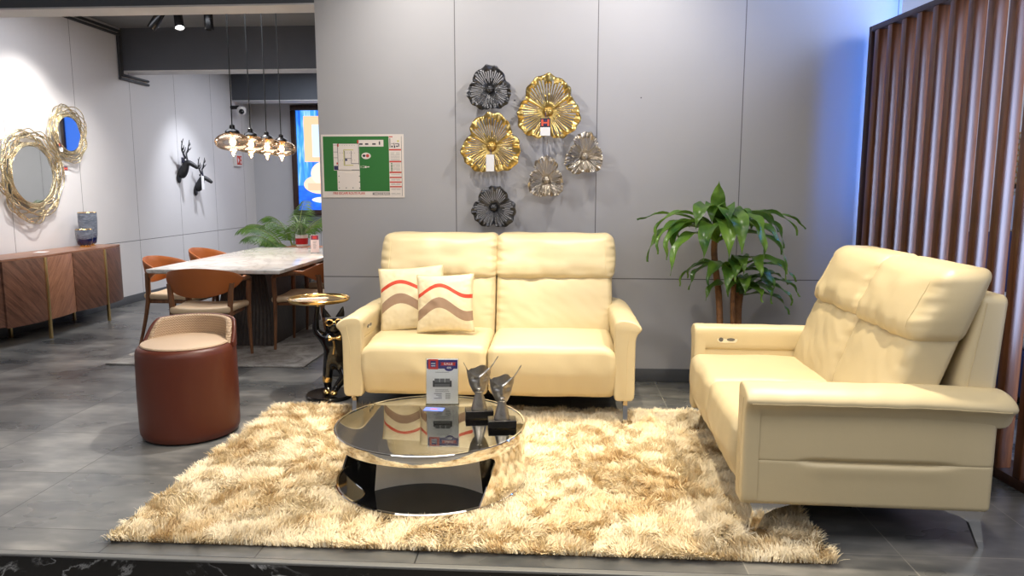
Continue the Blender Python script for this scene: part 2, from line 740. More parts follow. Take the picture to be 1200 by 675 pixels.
# general light of the showroom on the camera's side
area('ceiling_panel', (0.2, 1.6, 3.22), (0.2, 2.0, 0), 112, 5.0, 1.6, (1, 0.97, 0.95))
area('ceiling_panel', (-3.2, -1.0, 3.22), (-3.2, -1.0, 0), 60, 2.5, 2.5, COOL)
area('ceiling_panel', (3.5, -1.5, 3.22), (3.5, -1.5, 0), 60, 2.5, 2.5, COOL)
# dining end: washes on the left wall and the table
spot('ceiling_spot', (-4.25, 6.75, 3.15), (-5.2, 6.95, 1.75), 230, 66, NEUT, 1.0)
spot('ceiling_spot', (-4.1, 7.5, 3.15), (-5.2, 7.7, 1.3), 90, 56, NEUT, 1.0)
spot('ceiling_spot', (-4.2, 9.7, 3.1), (-5.2, 9.95, 0.9), 170, 64, COOL, 1.0)
spot('ceiling_spot', (-3.3, 7.35, 3.05), (-2.9, 6.8, 0.7), 240, 62, NEUT, 0.7)
area('ceiling_panel', (-3.2, 10.3, 3.2), (-3.2, 10.3, 0), 55, 2.0, 1.4, COOL)
area('ceiling_panel', (-3.4, 6.3, 3.2), (-3.4, 6.3, 0), 60, 2.4, 1.2, COOL)
area('ceiling_panel', (-0.3, 10.6, 3.2), (-0.3, 10.6, 0), 90, 2.0, 1.6, NEUT)  # added out of view to brighten the far wall reflected in the mirrors
# neighbouring bay beyond the slat screen: unseen cool fill lamp added for the slats
bay = area('bay_fill_light', (3.05, 2.25, 1.68), (2.15, 4.4, 1.68), 52, 1.1, 3.1, (0.52, 0.64, 1.0))
bay.data.spread = R(72)
area('ceiling_panel', (4.2, 5.0, 3.22), (4.2, 5.0, 0.0), 18, 1.6, 1.6, NEUT)
# blue lit bay behind the slat screen
BLUE = (0.12, 0.32, 1.0)
# ------------------------------------------------------------------ SOFAS
def leather(name, col, rough=0.42, dark=0.9):
    t = NT(name)
    v = t.coord()
    f = t.noise(v, 5.0, 4)
    t.base(t.ramp(f, [(0.3, tuple(c * dark for c in col[:3])), (0.7, col)]))
    vo = t.n('ShaderNodeTexVoronoi')
    vo.inputs['Scale'].default_value = 420
    t.l(v, vo.inputs['Vector'])
    cr = t.noise(v, 26, 5, 0.6, 0.6)
    h = t.math('ADD', t.math('MULTIPLY', vo.outputs['Distance'], 0.25), t.math('MULTIPLY', cr, 0.8))
    t.bump(h, 0.16, 0.004)
    t.setp(rough, 0, 0.45)
    return t.m


M_cream = leather('cream leather', srgb(206, 189, 151), 0.40, 0.96)
M_cream2 = M_cream
M_stitch = plain('cream thread', srgb(206, 188, 148), 0.7)
M_chrome = plain('polished chrome', (0.82, 0.82, 0.83, 1), 0.08, 1.0, var=0.02)
M_black_pl = plain('black plastic', srgb(24, 24, 26), 0.4)
M_under = plain('black lining cloth', srgb(22, 22, 23), 0.9)


def nz(p, f, seed=0.0):
    return noise.noise(Vector(p) * f + Vector((seed, seed * 1.7, -seed)))


def sofa(label, loc, rz, W, seed, group='cream recliner sofas'):
    root = thing('recliner_sofa', label, 'sofa', loc, rz, group)
    hw = W / 2                       # outer tip of the arm pads
    inner = hw - 0.145               # inner face of the arms
    sw = inner                       # width of one seat
    # ---- base frame under the seats
    mb = MB()
    rbox(mb, (2 * inner + 0.1, 0.80, 0.16), (0, 0.03, 0.255), r=0.03, k=2)
    mb.build('base', M_cream, root)
    mb = MB()
    rbox(mb, (2 * inner + 0.06, 0.78, 0.02), (0, 0.03, 0.166), r=0.006, k=1)
    mb.build('under_lining', M_under, root)
    # ---- seats
    for sx in (-1, 1):
        cx = sx * sw / 2

        def f_seat(p, cx=cx, sx=sx):
            x, y, z = p
            u = x / (sw / 2)
            vv = (y + 0.05) / 0.36
            t = max(0.0, (z - 0.02) / 0.13)
            z2 = z + 0.018 * t * (1 - u ** 4) * (1 - min(1, abs(vv)) ** 3)
            front = smooth01((-y - 0.16) / 0.15)
            low = max(0.0, (0.05 - z) / 0.2)
            y2 = y - 0.030 * front * (1 - u * u * 0.7) * (1 - abs(z) / 0.22) + 0.05 * front * low ** 1.6
            y2 += 0.0 + 0.006 * front * nz((x * 1.3, z, sx), 9, seed)
            z2 -= 0.030 * t * smooth01((sx * u - 0.70) / 0.30) ** 2 * smooth01((-y - 0.05) / 0.2)
            # little gathers next to the side seams
            e = smooth01((abs(u) - 0.8) / 0.2)
            z2 += 0.004 * e * nz((x * 2, y * 5, z * 5), 10, seed + 3) + 0.004 * nz((x, y, z), 5, seed + sx)
            return (x + 0.004 * e * nz((x, y * 6, z * 6), 8, seed + 9), y2, z2)
        mb = MB()
        rbox(mb, (sw - 0.004, 0.66, 0.315), (cx, -0.175, 0.3225), r=0.046, n=(26, 26, 14), k=6, fn=f_seat)
        mb.build('seat', M_cream, root)
    # ---- backs: lower cushion and headrest for each place
    bw = sw + 0.012
    for sx in (-1, 1):
        cx = sx * bw / 2

        def f_back(p, sx=sx):
            x, y, z = p
            u = x / (bw / 2)
            w_ = z / 0.21
            fr = smooth01(-y / 0.05)
            y2 = y - 0.034 * fr * (1 - u ** 4) * (1 - min(1, abs(w_)) ** 3)
            e = smooth01((w_ - 0.45) / 0.5)
            y2 += fr * e * 0.007 * nz((x * 9, 0, z * 2), 3.0, seed + 5 + sx)
            y2 += fr * 0.007 * nz((x, z, sx), 5, seed + sx * 3) + fr * 0.003 * nz((x + z * 1.2, (z - x) * 0.4, sx), 13, seed + 60)
            ee = smooth01((abs(u) - 0.72) / 0.28)
            y2 += fr * ee * 0.008 * nz((x * 2, z * 9, 1), 4, seed + 1)
            return (x, y2 + (z + 0.2) * 0.34, z)
        mb = MB()
        rbox(mb, (bw - 0.006, 0.17, 0.42), (cx, 0.125, 0.635), r=0.036, n=(40, 6, 32), k=5, fn=f_back)
        mb.build('back_cushion', M_cream, root)

        def f_head(p, sx=sx):
            x, y, z = p
            u = x / (bw / 2)
            w_ = z / 0.15
            fr = smooth01((0.02 - y) / 0.08)
            y2 = y - 0.035 * fr * (1 - u ** 4) * (1 - min(1, abs(w_)) ** 2)
            e = smooth01((-w_ - 0.05) / 0.6)
            y2 += fr * e * 0.012 * nz((x * 7, 0, z * 3), 2.2, seed + 7 + sx) + fr * 0.004 * nz((x * 1.4, 0, z * 4), 4.5, seed + 40 + sx) - fr * 0.012 * smooth01((-w_ + 0.1) / 0.6)
            y2 += fr * 0.006 * nz((x, z, sx), 7, seed + 15 + sx * 3)
            ee = smooth01((abs(u) - 0.78) / 0.22)
            y2 += fr * ee * 0.010 * nz((x * 2, z * 9, 1), 4.5, seed + 2)
            z2 = z + 0.006 * smooth01(w_) * nz((x, y, 0), 6, seed)
            x2 = x + sx * 0.022 * smooth01((sx * u - 0.80) / 0.2) * (1 - min(1, abs(w_)) ** 2) * (1 - min(1, abs(y) / 0.1) ** 2)
            return (x2, y2 + z * 0.36, z2)
        mb = MB()
        rbox(mb, (bw + 0.010, 0.2, 0.3), (cx, 0.30, 0.945), r=0.05, n=(44, 8, 24), k=5, fn=f_head)
        mb.build('headrest', M_cream, root)
        # seam down the outer end of the headrest and back cushion
        mb = MB()
        xo = cx + sx * (bw / 2 - 0.045)
        pts = []
        for i in range(18):
            z = -0.125 + 0.25 * i / 17
            q = f_head((sx * (bw / 2 - 0.05), -0.1 + 0.012 * (abs(z) / 0.125) ** 6, z))
            pts.append((cx + q[0], 0.30 + q[1] - 0.001, 0.945 + q[2]))
        tube(mb, pts, 0.0022, 5)
        mb.build('stitch_seam', M_stitch, root)
    # ---- back shell, wedge that narrows to the top
    ow = bw * 2 + 0.012
    mb = MB()

    def f_shell(p):
        x, y, z = p
        t = (z + 0.42) / 0.84
        return (x * (1 - 0.015 * t), y * (1.25 - 0.62 * t) + 0.10 * t - 0.02, z)
    rbox(mb, (ow, 0.17, 0.82), (0, 0.37, 0.585), r=0.035, n=(8, 2, 8), k=3, fn=f_shell)
    mb.build('back_shell', M_cream, root)
    for sx in (-1, 1):
        mb = MB()
        pts = []
        for i in range(14):
            z = -0.38 + 0.76 * i / 13
            q = f_shell((sx * (ow / 2 + 0.0005), -0.045, z))
            pts.append((q[0], 0.37 + q[1], 0.585 + q[2]))
        tube(mb, pts, 0.0022, 5)
        mb.build('stitch_seam', M_stitch, root)
    # ---- arms: upholstered side panel with a pinched fold, and a pad that flares outwards
    for sx in (-1, 1):
        pin = inner - 0.008
        pw = 0.108

        def f_panel(p, sx=sx):
            x, y, z = p
            out = smooth01(sx * x / (pw / 2) - 0.2)
            # pinched fold: a groove that fades out before both ends
            zz = z + 0.375 - 0.345
            a = smooth01((y + 0.30) / 0.10) * smooth01((0.34 - y) / 0.14)
            x -= sx * out * (0.020 * a * math.exp(-(zz / 0.011) ** 2) - 0.004 * a * math.exp(-((zz + 0.03) / 0.03) ** 2))
            ln = math.exp(-(zz / 0.004) ** 2)
            x -= sx * out * 0.003 * ln
            x += sx * out * 0.006 * (1 - (y / 0.45) ** 2) * (1 - (z / 0.21) ** 2)
            # waist under the pad
            return (x, y, z)
        mb = MB()
        zs = 90
        rbox(mb, (pw, 0.90, 0.43), (sx * (pin + pw / 2), 0.0, 0.375), r=0.022, n=(2, 44, zs), k=3, fn=f_panel)
        mb.build('arm_panel', M_cream, root)
        # rolled front welt of the arm
        mb = MB()

        def f_welt(p):
            return (p[0], p[1], p[2])
        pf = [(-0.010, 0.20), (-0.010, 0.40), (-0.010, 0.555), (-0.012, 0.600), (-0.004, 0.628), (0.020, 0.642), (0.055, 0.643), (0.095, 0.634), (0.128, 0.616), (0.143, 0.600), (0.147, 0.588),
              (0.142, 0.575), (0.130, 0.563), (0.120, 0.546), (0.114, 0.520), (0.112, 0.45), (0.112, 0.30), (0.112, 0.20), (0.106, 0.172), (0.09, 0.160), (0.05, 0.159), (0.01, 0.160), (-0.005, 0.175)]
        pf = catmull([(a, 0, b) for a, b in pf + pf[:1]], 3)[:-1]
        m_ = len(pf)
        nrm = []
        for i in range(m_):
            d = pf[(i + 1) % m_] - pf[i - 1]
            nrm.append(Vector((-d.z, 0, d.x)).normalized())
        cen = Vector((0.055, 0, 0.42))
        sgn = 1 if sum(nrm[i].dot(pf[i] - cen) for i in range(m_)) > 0 else -1
        rings = []
        for y, off in ((-0.4895, 0.0105), (-0.4885, 0.0075), (-0.4855, 0.0042), (-0.481, 0.002), (-0.474, 0.0005), (-0.462, 0.0), (-0.43, 0.0)):
            rings.append([(sx * (pin + (q - nrm[i] * sgn * off).x), y, (q - nrm[i] * sgn * off).z) for i, q in enumerate(pf)])
        loft(mb, rings)
        mb.build('arm_front', M_cream, root, sharp=60)
        mb = MB()
        tube(mb, [(sx * (pin + 0.064 + 0.018 * smooth01((z - 0.45) / 0.16)), -0.4885, z) for z in [0.19 + 0.40 * i / 16 for i in range(17)]], 0.0026, 5)
        mb.build('stitch_seam', M_stitch, root)
        # pad: cross-section (outward o, height z) swept front to back
        prof = [(-0.010, 0.555), (-0.012, 0.600), (-0.004, 0.628), (0.020, 0.642), (0.055, 0.643), (0.095, 0.634), (0.128, 0.616), (0.143, 0.600),
                (0.147, 0.586), (0.142, 0.574), (0.130, 0.565), (0.119, 0.552), (0.111, 0.533), (0.106, 0.515), (0.095, 0.505), (0.05, 0.500), (0.0, 0.505)]
        prof = catmull([(a, 0, b) for a, b in prof + prof[:1]], 3)[:-1]
        cxp = 0.06
        czp = 0.59
        rings = []
        ys = [-0.445 + 0.905 * i / 26 for i in range(27)] + [0.475, 0.487, 0.495, 0.499, 0.50]
        for y in ys:
            e = max(0.0, (abs(y) - 0.46) / (0.04 if y > 0 else 0.024))
            rr_ = 0.42 if y > 0 else 0.2
            s = math.sqrt(max(0.0, 1 - e * e)) * rr_ + 1 - rr_
            ring = []
            for q in prof:
                o = cxp + (q.x - cxp) * (1 - (1 - s) * 0.5)
                z = czp + (q.z - czp) * s
                z += 0.004 * nz((o, y * 2, sx), 6, seed + 21) - (0.010 * smooth01((y - 0.2) / 0.3))
                ring.append((sx * (pin + o), y, z))
            rings.append(ring if sx > 0 else ring[::-1])
        mb = MB()
        loft(mb, rings)
        mb.build('arm_pad', M_cream, root, sharp=60)
        mb = MB()
        pts = [(sx * (pin + 0.146), y, 0.581 + 0.004 * nz((0.146, y * 2, sx), 6, seed + 21) - (0.010 * smooth01((y - 0.2) / 0.3))) for y in [-0.47 + 0.94 * i / 30 for i in range(31)]]
        tube(mb, pts, 0.0022, 5)
        mb.build('stitch_seam', M_stitch, root)
        # switch plate on the inner face of the arm (left) or a small button (right)
        mb = MB()
        xi = sx * (pin - 0.002)
        if sx < 0:
            n = 24
            ring = []
            for i in range(n):
                a = 2 * PI * i / n
                ring.append((0.036 * (1 if math.cos(a) > 0 else -1) + 0.018 * math.cos(a), 0.018 * math.sin(a)))
            M = Matrix(((0, 0, 1, xi - 0.004), (1, 0, 0, -0.31), (0, 1, 0, 0.565), (0, 0, 0, 1)))
            prism(mb, ring, 0.0, 0.013, M=M)
            pl = mb.build('switch_plate', M_chrome, root)
            mb = MB()
            ring2 = [(0.018 + 0.028 * math.cos(2 * PI * i / 16) * 0.8, 0.009 * math.sin(2 * PI * i / 16)) for i in range(16)]
            prism(mb, ring2, 0.0125, 0.0155, M=M, mi=0)
            prism(mb, [(-0.036 + 0.012 * math.cos(2 * PI * i / 16), 0.012 * math.sin(2 * PI * i / 16)) for i in range(16)], 0.0125, 0.0155, M=M)
            mb.build('switch_button', plain('dark grey button', srgb(96, 94, 92), 0.35), pl)
        else:
            lathe(mb, [(0.011, 0), (0.011, 0.006), (0.006, 0.009)], 16, M=Matrix.Translation((xi + 0.002, -0.36, 0.575)) @ Euler((0, R(-90), 0)).to_matrix().to_4x4())
            mb.build('recline_button', M_chrome, root)
    # ---- chrome blade legs
    for sx in (-1, 1):
        for sy in (-1, 1):
            mb = MB()
            x0 = sx * (inner + 0.055)
            y0 = sy * 0.40
            # side outline (y outward, z): plate under the frame turning into a raked blade
            out = [(-0.155, 0.168), (0.045, 0.168), (0.045, 0.150), (0.030, 0.118), (0.052, 0.0), (0.034, 0.0), (-0.012, 0.108), (-0.05, 0.132)]
            M = Matrix(((0, 0, 1, x0), (sy, 0, 0, y0), (0, 1, 0, 0.0), (0, 0, 0, 1)))
            prism(mb, out, -0.013, 0.013, M=M)
            mb.build('leg', M_chrome, root, sharp=20)
    return root


sofa('wide cream leather recliner sofa facing the camera in front of the grey wall', (-0.416, 4.64, 0), 0.0, 1.815, 1.0)
sofa('smaller cream leather recliner sofa seen from its side, beside the slatted wood screen', (1.235, 3.45, 0), R(-91.6), 1.46, 33.0)


# ------------------------------------------------------------------ PATTERNED CUSHIONS
def cushion_mat(name, shift):
    """cream cloth with an orange-red ribbon wave above a taupe wave"""
    t = NT(name)
    c = t.n('ShaderNodeTexCoord')
    s = t.n('ShaderNodeSeparateXYZ')
    t.l(c.outputs['Object'], s.inputs[0])
    x, z = s.outputs[0], s.outputs[2]
    # wave height: crest left of centre, trough right of centre
    wv = t.math('MULTIPLY', t.math('SINE', t.math('ADD', t.math('MULTIPLY', x, 18.0 if shift < 0 else 15.5), 2.3 + shift)), 0.042)

    def band(zc, half, amp):
        d = t.math('SUBTRACT', z, t.math('ADD', t.math('MULTIPLY', wv, amp), zc))
        return t.math('LESS_THAN', t.math('ABSOLUTE', d), half)
    red = band(0.072, 0.0125, 0.85)
    d_top = t.math('SUBTRACT', z, t.math('ADD', t.math('MULTIPLY', wv, 1.05), -0.012))
    d_bot = t.math('SUBTRACT', z, t.math('ADD', t.math('MULTIPLY', wv, 1.0), -0.075))
    taupe = t.math('MULTIPLY', t.math('LESS_THAN', d_top, 0.0), t.math('GREATER_THAN', d_bot, 0.0))
    front = t.math('LESS_THAN', s.outputs[1], 0.0)
    v = t.coord()
    f = t.noise(v, 12, 4)
    col = t.ramp(f, [(0.3, srgb(222, 206, 170)), (0.7, srgb(230, 216, 184))])
    col = t.mix(t.math('MULTIPLY', taupe, front), col, srgb(158, 130, 108))
    col = t.mix(t.math('MULTIPLY', red, front), col, srgb(200, 70, 50))
    t.base(col)
    t.bump(t.noise(t.coord((1, 1, 1)), 180, 2), 0.12, 0.001)
    t.setp(0.55, 0, 0.35)
    return t.m


def pillow(name, label, loc, rot, size, mat, seed):
    n = 44
    vs = []
    fs = []
    for side in (-1, 1):
        for j in range(n + 1):
            for i in range(n + 1):
                u = -1 + 2 * i / n
                v = -1 + 2 * j / n
                e = (1 - u ** 2) * (1 - v ** 2)
                th = 0.068 * max(0.0, e) ** 0.42
                # pulled-in sides, pointed corners
                px = u * size / 2 * (1 - 0.055 * (1 - v * v))
                pz = v * size / 2 * (1 - 0.055 * (1 - u * u))
                edge = 1 - max(0, e) ** 0.3
                th += 0.006 * nz((u * 3, v * 3, side), 1.4, seed) * e + 0.004 * edge * (1 - edge) * 4 * nz((u * 8, v * 8, 0), 1.2, seed)
                vs.append((px, side * max(th, 0), pz))
    m = (n + 1) ** 2
    for side in (0, 1):
        for j in range(n):
            for i in range(n):
                a = side * m + j * (n + 1) + i
                q = (a, a + 1, a + n + 2, a + n + 1)
                fs.append(q if side == 0 else q[::-1])
    mb = MB()
    mb.add(vs, fs)
    root = thing(name, label, 'cushion', loc, 0, 'patterned cushions on the wide sofa')
    root.rotation_euler = rot
    o = mb.build('cover', mat, root, sharp=None)
    bm = bmesh.new()
    bm.from_mesh(o.data)
    bmesh.ops.remove_doubles(bm, verts=bm.verts, dist=0.0004)
    bmesh.ops.recalc_face_normals(bm, faces=bm.faces)
    bm.to_mesh(o.data)
    bm.free()
    mb = MB()
    per = []
    for k in range(4):
        for i in range(24):
            t = -1 + 2 * i / 24
            u, v = [(t, -1), (1, t), (-t, 1), (-1, -t)][k]
            per.append((u * size / 2 * (1 - 0.055 * (1 - v * v)), 0, v * size / 2 * (1 - 0.055 * (1 - u * u))))
    tube(mb, per, 0.003, 6, closed=True)
    mb.build('edge_piping', M_stitch, root)
    return root


pillow('cushion', 'larger cream cushion with red and taupe waves, behind the smaller one on the wide sofa', (-0.945, 4.60, 0.688), (R(-17), R(-4), R(4)), 0.425, cushion_mat('cushion cloth', 0.4), 3)
pillow('cushion', 'smaller cream cushion with red and taupe waves standing in front of another', (-0.705, 4.45, 0.685), (R(-14), R(-2.5), R(-2)), 0.365, cushion_mat('small cushion cloth', -0.2), 8)
# ------------------------------------------------------------------ SHAG RUG
def fast_mesh(name, verts, quads, mat, parent=None, attr=None):
    me = bpy.data.meshes.new(name)
    nv, nf = len(verts), len(quads)
    me.vertices.add(nv)
    me.vertices.foreach_set('co', np.asarray(verts, dtype=np.float32).ravel())
    me.loops.add(nf * 4)
    me.loops.foreach_set('vertex_index', np.asarray(quads, dtype=np.int32).ravel())
    me.polygons.add(nf)
    me.polygons.foreach_set('loop_start', np.arange(0, nf * 4, 4, dtype=np.int32))
    if attr is not None:
        a = me.attributes.new('tone', 'FLOAT', 'POINT')
        a.data.foreach_set('value', np.asarray(attr, dtype=np.float32))
    me.update(calc_edges=True)
    me.validate()
    me.polygons.foreach_set('use_smooth', [True] * nf)
    me.materials.append(mat)
    o = bpy.data.objects.new(name, me)
    COL.objects.link(o)
    if parent is not None:
        o.parent = parent
    return o


def vnoise(x, y, seed, scale):
    """smooth value noise in numpy"""
    g = np.random.default_rng(seed).random((64, 64))
    x = np.mod(x * scale + 17.3, 63.0)
    y = np.mod(y * scale + 9.1, 63.0)
    i = np.floor(x).astype(int)
    j = np.floor(y).astype(int)
    fx = x - i
    fy = y - j
    fx = fx * fx * (3 - 2 * fx)
    fy = fy * fy * (3 - 2 * fy)
    return (g[i, j] * (1 - fx) * (1 - fy) + g[i + 1, j] * fx * (1 - fy) + g[i, j + 1] * (1 - fx) * fy + g[i + 1, j + 1] * fx * fy)


def fibre_mat(name, lo, mid, hi):
    t = NT(name)
    a = t.n('ShaderNodeAttribute')
    a.attribute_name = 'tone'
    t.base(t.ramp(a.outputs['Fac'], [(0.0, lo), (0.45, mid), (1.0, hi)]))
    t.setp(0.55, 0, 0.35, sheen=0.15)
    return t.m


RX0, RX1, RY0, RY1 = -1.795, 1.05, 2.610, 4.425
CTX, CTY, CTR = -0.597, 3.285, 0.448
mb = MB()
rbox(mb, (RX1 - RX0 - 0.03, RY1 - RY0 - 0.03, 0.012), ((RX0 + RX1) / 2, (RY0 + RY1) / 2, 0.006), r=0.004, n=(4, 4, 1), k=1)
rug = mb.build('shag_rug', plain('rug backing', srgb(150, 124, 84), 0.9))
tag(rug, 'cream and gold long-pile shag rug under the round table', 'rug')


def pile():
    N = 210000
    x = RNG.uniform(RX0, RX1, N)
    y = RNG.uniform(RY0, RY1, N)
    # more tufts where the photo looks closest
    keep = (np.hypot(x - CTX, y - CTY) > CTR + 0.012)
    for (fx, fy) in ((0.81, 2.83), (0.78, 4.09), (0.405, 4.20), (-1.235, 4.20)):     # pressed flat round the sofa feet
        keep &= ~((np.abs(x - fx) < 0.045) & (y > fy - 0.075) & (y < fy + 0.05))
    x, y = x[keep], y[keep]
    N = len(x)
    # the pile lies in swirls that change over some ten centimetres
    ang = 2 * PI * (vnoise(x, y, 1, 3.0) * 0.9 + vnoise(x, y, 2, 13.0) * 0.9) + RNG.normal(0, 0.8, N)
    lean = 0.25 + 0.75 * vnoise(x, y, 3, 15.0) + RNG.normal(0, 0.2, N)
    edge = np.minimum.reduce([x - RX0, RX1 - x, y - RY0, RY1 - y])
    L = RNG.uniform(0.030, 0.050, N) * (0.75 + 0.5 * vnoise(x, y, 12, 24.0)) * np.where(edge < 0.05, 0.9, 1.0)
    # clumps: strands gather towards little tuft centres
    tx = np.floor(x / 0.022) * 0.022 + 0.011
    ty = np.floor(y / 0.022) * 0.022 + 0.011
    cx = (tx - x) * 0.55
    cy = (ty - y) * 0.55
    dx = np.cos(ang) * np.clip(lean, 0.05, 1.15)
    dy = np.sin(ang) * np.clip(lean, 0.05, 1.15)
    tone = 0.5 + 0.0 * x
    pn = vnoise(x, y, 7, 5.0) * 0.42 + vnoise(x, y, 8, 14.0) * 0.38 + vnoise(x, y, 9, 34.0) * 0.30  # brown patches mix yarn colour with the shading of leaning pile
    tone = np.clip((pn - 0.30) * 3.6, 0, 1)
    tone = np.clip(0.26 + 0.74 * tone + RNG.normal(0, 0.1, N), 0, 1)
    seg = 3
    w0 = RNG.uniform(0.0016, 0.0028, N)
    sa = ang + PI / 2 + RNG.normal(0, 0.5, N)
    sx = np.cos(sa) * w0
    sy = np.sin(sa) * w0
    rows = []
    for k in range(seg + 1):
        t = k / seg
        # rises, then falls over
        h = L * (0.95 * t - 0.34 * np.clip(lean, 0, 1.1) * t * t)
        px = x + (dx * L * t ** 1.5) + cx * t
        py = y + (dy * L * t ** 1.5) + cy * t
        wz = 1.0 - 0.72 * t ** 2
        z = 0.010 + h
        rows.append(np.stack([px - sx * wz, py - sy * wz, z], 1))
        rows.append(np.stack([px + sx * wz, py + sy * wz, z], 1))
    V = np.stack(rows, 1).reshape(-1, 3)
    m = 2 * (seg + 1)
    base = (np.arange(N) * m)[:, None]
    Q = np.concatenate([base + np.array([[2 * k, 2 * k + 1, 2 * k + 3, 2 * k + 2]]) for k in range(seg)], 0)
    at = np.repeat(tone, m)
    o = fast_mesh('pile', V, Q, fibre_mat('rug yarn', srgb(190, 150, 96), srgb(228, 204, 158), srgb(246, 232, 202)), rug, at)
    tag(o, kind='stuff')


pile()

# ------------------------------------------------------------------ ROUND COFFEE TABLE
M_steel = plain('polished steel', (0.80, 0.78, 0.74, 1), 0.05, 1.0, var=0.01)
M_blackglass = plain('black glass', (0.006, 0.006, 0.007, 1), 0.04, 0, 0.6)


def smoked_glass():
    t = NT('smoked mirror glass')
    nt = t.t
    tr = t.n('ShaderNodeBsdfTransparent')
    tr.inputs[0].default_value = (0.62, 0.61, 0.57, 1)
    gl = t.n('ShaderNodeBsdfGlossy')
    gl.inputs['Color'].default_value = (0.92, 0.90, 0.84, 1)
    gl.inputs['Roughness'].default_value = 0.015
    lw = t.n('ShaderNodeLayerWeight')
    lw.inputs['Blend'].default_value = 0.45
    f = t.math('ADD', 0.20, t.math('MULTIPLY', lw.outputs['Fresnel'], 0.7))
    mx = t.n('ShaderNodeMixShader')
    t.l(f, mx.inputs[0])
    t.l(tr.outputs[0], mx.inputs[1])
    t.l(gl.outputs[0], mx.inputs[2])
    t.l(mx.outputs[0], t.out.inputs['Surface'])
    return t.m


ct = thing('coffee_table', 'round polished steel coffee table with smoked glass top on the shag rug', 'coffee table', (CTX, CTY, 0.0))
mb = MB()
lathe(mb, [(CTR - 0.006, 0.020), (CTR, 0.024), (CTR, 0.044), (CTR - 0.004, 0.048), (CTR - 0.012, 0.048), (CTR - 0.012, 0.020)], 96, closed=True)
mb.build('base_ring', M_steel, ct)
mb = MB()
lathe(mb, [(0.0, 0.022), (CTR - 0.0125, 0.022), (CTR - 0.0125, 0.042), (0.0, 0.042)], 96)
mb.build('base_plate', M_blackglass, ct)
mb = MB()
lathe(mb, [(CTR - 0.010, 0.252), (CTR - 0.002, 0.252), (CTR, 0.255), (CTR, 0.300), (CTR - 0.003, 0.303), (CTR - 0.010, 0.303)], 96, closed=True)
mb.build('top_ring', M_steel, ct)
mb = MB()
lathe(mb, [(0.0, 0.290), (CTR - 0.011, 0.290), (CTR - 0.011, 0.299), (0.0, 0.299)], 96)
mb.build('glass_top', smoked_glass(), ct)
# curved steel wall between the rings: open at the front and on the left, edges raked
mb = MB()
rows = []
nz_ = 14
na = 90
for j in range(nz_ + 1):
    t = j / nz_
    z = 0.046 + (0.254 - 0.046) * t
    # rounded inside corners where the wall meets the upper ring
    rnd = 0.10 * max(0.0, (t - 0.82) / 0.18) ** 2.5
    a0 = R(lerp(37, 50, t)) - rnd
    a1 = R(lerp(266, 238, t)) + rnd
    ring = []
    for i in range(na + 1):
        a = a0 + (a1 - a0) * i / na
        ring.append((math.sin(a), -math.cos(a), z))
    rows.append(ring)
for rr, flip in ((CTR - 0.001, False), (CTR - 0.009, True)):
    vs = [(p[0] * rr, p[1] * rr, p[2]) for ring in rows for p in ring]
    fs = []
    for j in range(nz_):
        for i in range(na):
            q = (j * (na + 1) + i, j * (na + 1) + i + 1, (j + 1) * (na + 1) + i + 1, (j + 1) * (na + 1) + i)
            fs.append(q[::-1] if flip else q)
    mb.add(vs, fs)
o2 = (nz_ + 1) * (na + 1)
fs = []
for j in range(nz_):
    for i in (0, na):
        a = j * (na + 1) + i
        fs.append((a, a + na + 1, a + na + 1 + o2, a + o2))
for i in range(na):
    fs.append((i, i + 1, i + 1 + o2, i + o2))
    k = nz_ * (na + 1) + i
    fs.append((k, k + 1, k + 1 + o2, k + o2))
mb.f.extend(fs)
mb.mi.extend([0] * len(fs))
mb.build('steel_wall', M_steel, ct)

# added bowed board, its pale colour standing in for a reflection
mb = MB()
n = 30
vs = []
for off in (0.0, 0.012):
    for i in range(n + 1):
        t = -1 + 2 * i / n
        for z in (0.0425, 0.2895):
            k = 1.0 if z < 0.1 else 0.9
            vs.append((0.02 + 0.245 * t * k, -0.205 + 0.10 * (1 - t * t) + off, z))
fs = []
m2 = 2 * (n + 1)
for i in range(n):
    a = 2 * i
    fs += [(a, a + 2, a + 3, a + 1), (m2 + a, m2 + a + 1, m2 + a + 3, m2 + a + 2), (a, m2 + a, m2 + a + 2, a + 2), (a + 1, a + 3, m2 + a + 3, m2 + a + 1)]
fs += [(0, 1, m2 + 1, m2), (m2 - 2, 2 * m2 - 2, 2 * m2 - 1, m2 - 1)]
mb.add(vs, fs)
mb.build('reflection_board', plain('pale reflection board', srgb(224, 219, 212), 0.45), ct)

TOP = 0.2995
# ------------------------------------------------------------------ PRICE STAND ON THE TABLE
def clear_plastic():
    t = NT('clear acrylic')
    tr = t.n('ShaderNodeBsdfTransparent')
    tr.inputs[0].default_value = (0.975, 0.985, 0.985, 1)
    gl = t.n('ShaderNodeBsdfGlossy')
    gl.inputs['Roughness'].default_value = 0.03
    lw = t.n('ShaderNodeLayerWeight')
    lw.inputs['Blend'].default_value = 0.35
    mx = t.n('ShaderNodeMixShader')
    t.l(t.math('MULTIPLY', lw.outputs['Fresnel'], 0.8), mx.inputs[0])
    t.l(tr.outputs[0], mx.inputs[1])
    t.l(gl.outputs[0], mx.inputs[2])
    t.l(mx.outputs[0], t.out.inputs['Surface'])
    return t.m


M_acryl = clear_plastic()
M_paper = plain('white card', srgb(236, 236, 238), 0.6, var=0.01)
M_navy = plain('navy print', srgb(62, 58, 128), 0.6, var=0.02)
M_redp = plain('red print', srgb(214, 66, 60), 0.6, var=0.02)
M_greyp = plain('grey print', srgb(120, 120, 124), 0.6, var=0.02)
M_dgreyp = plain('dark grey print', srgb(72, 72, 76), 0.6, var=0.02)
M_bluecard = plain('blue card', srgb(96, 118, 200), 0.5, var=0.03)

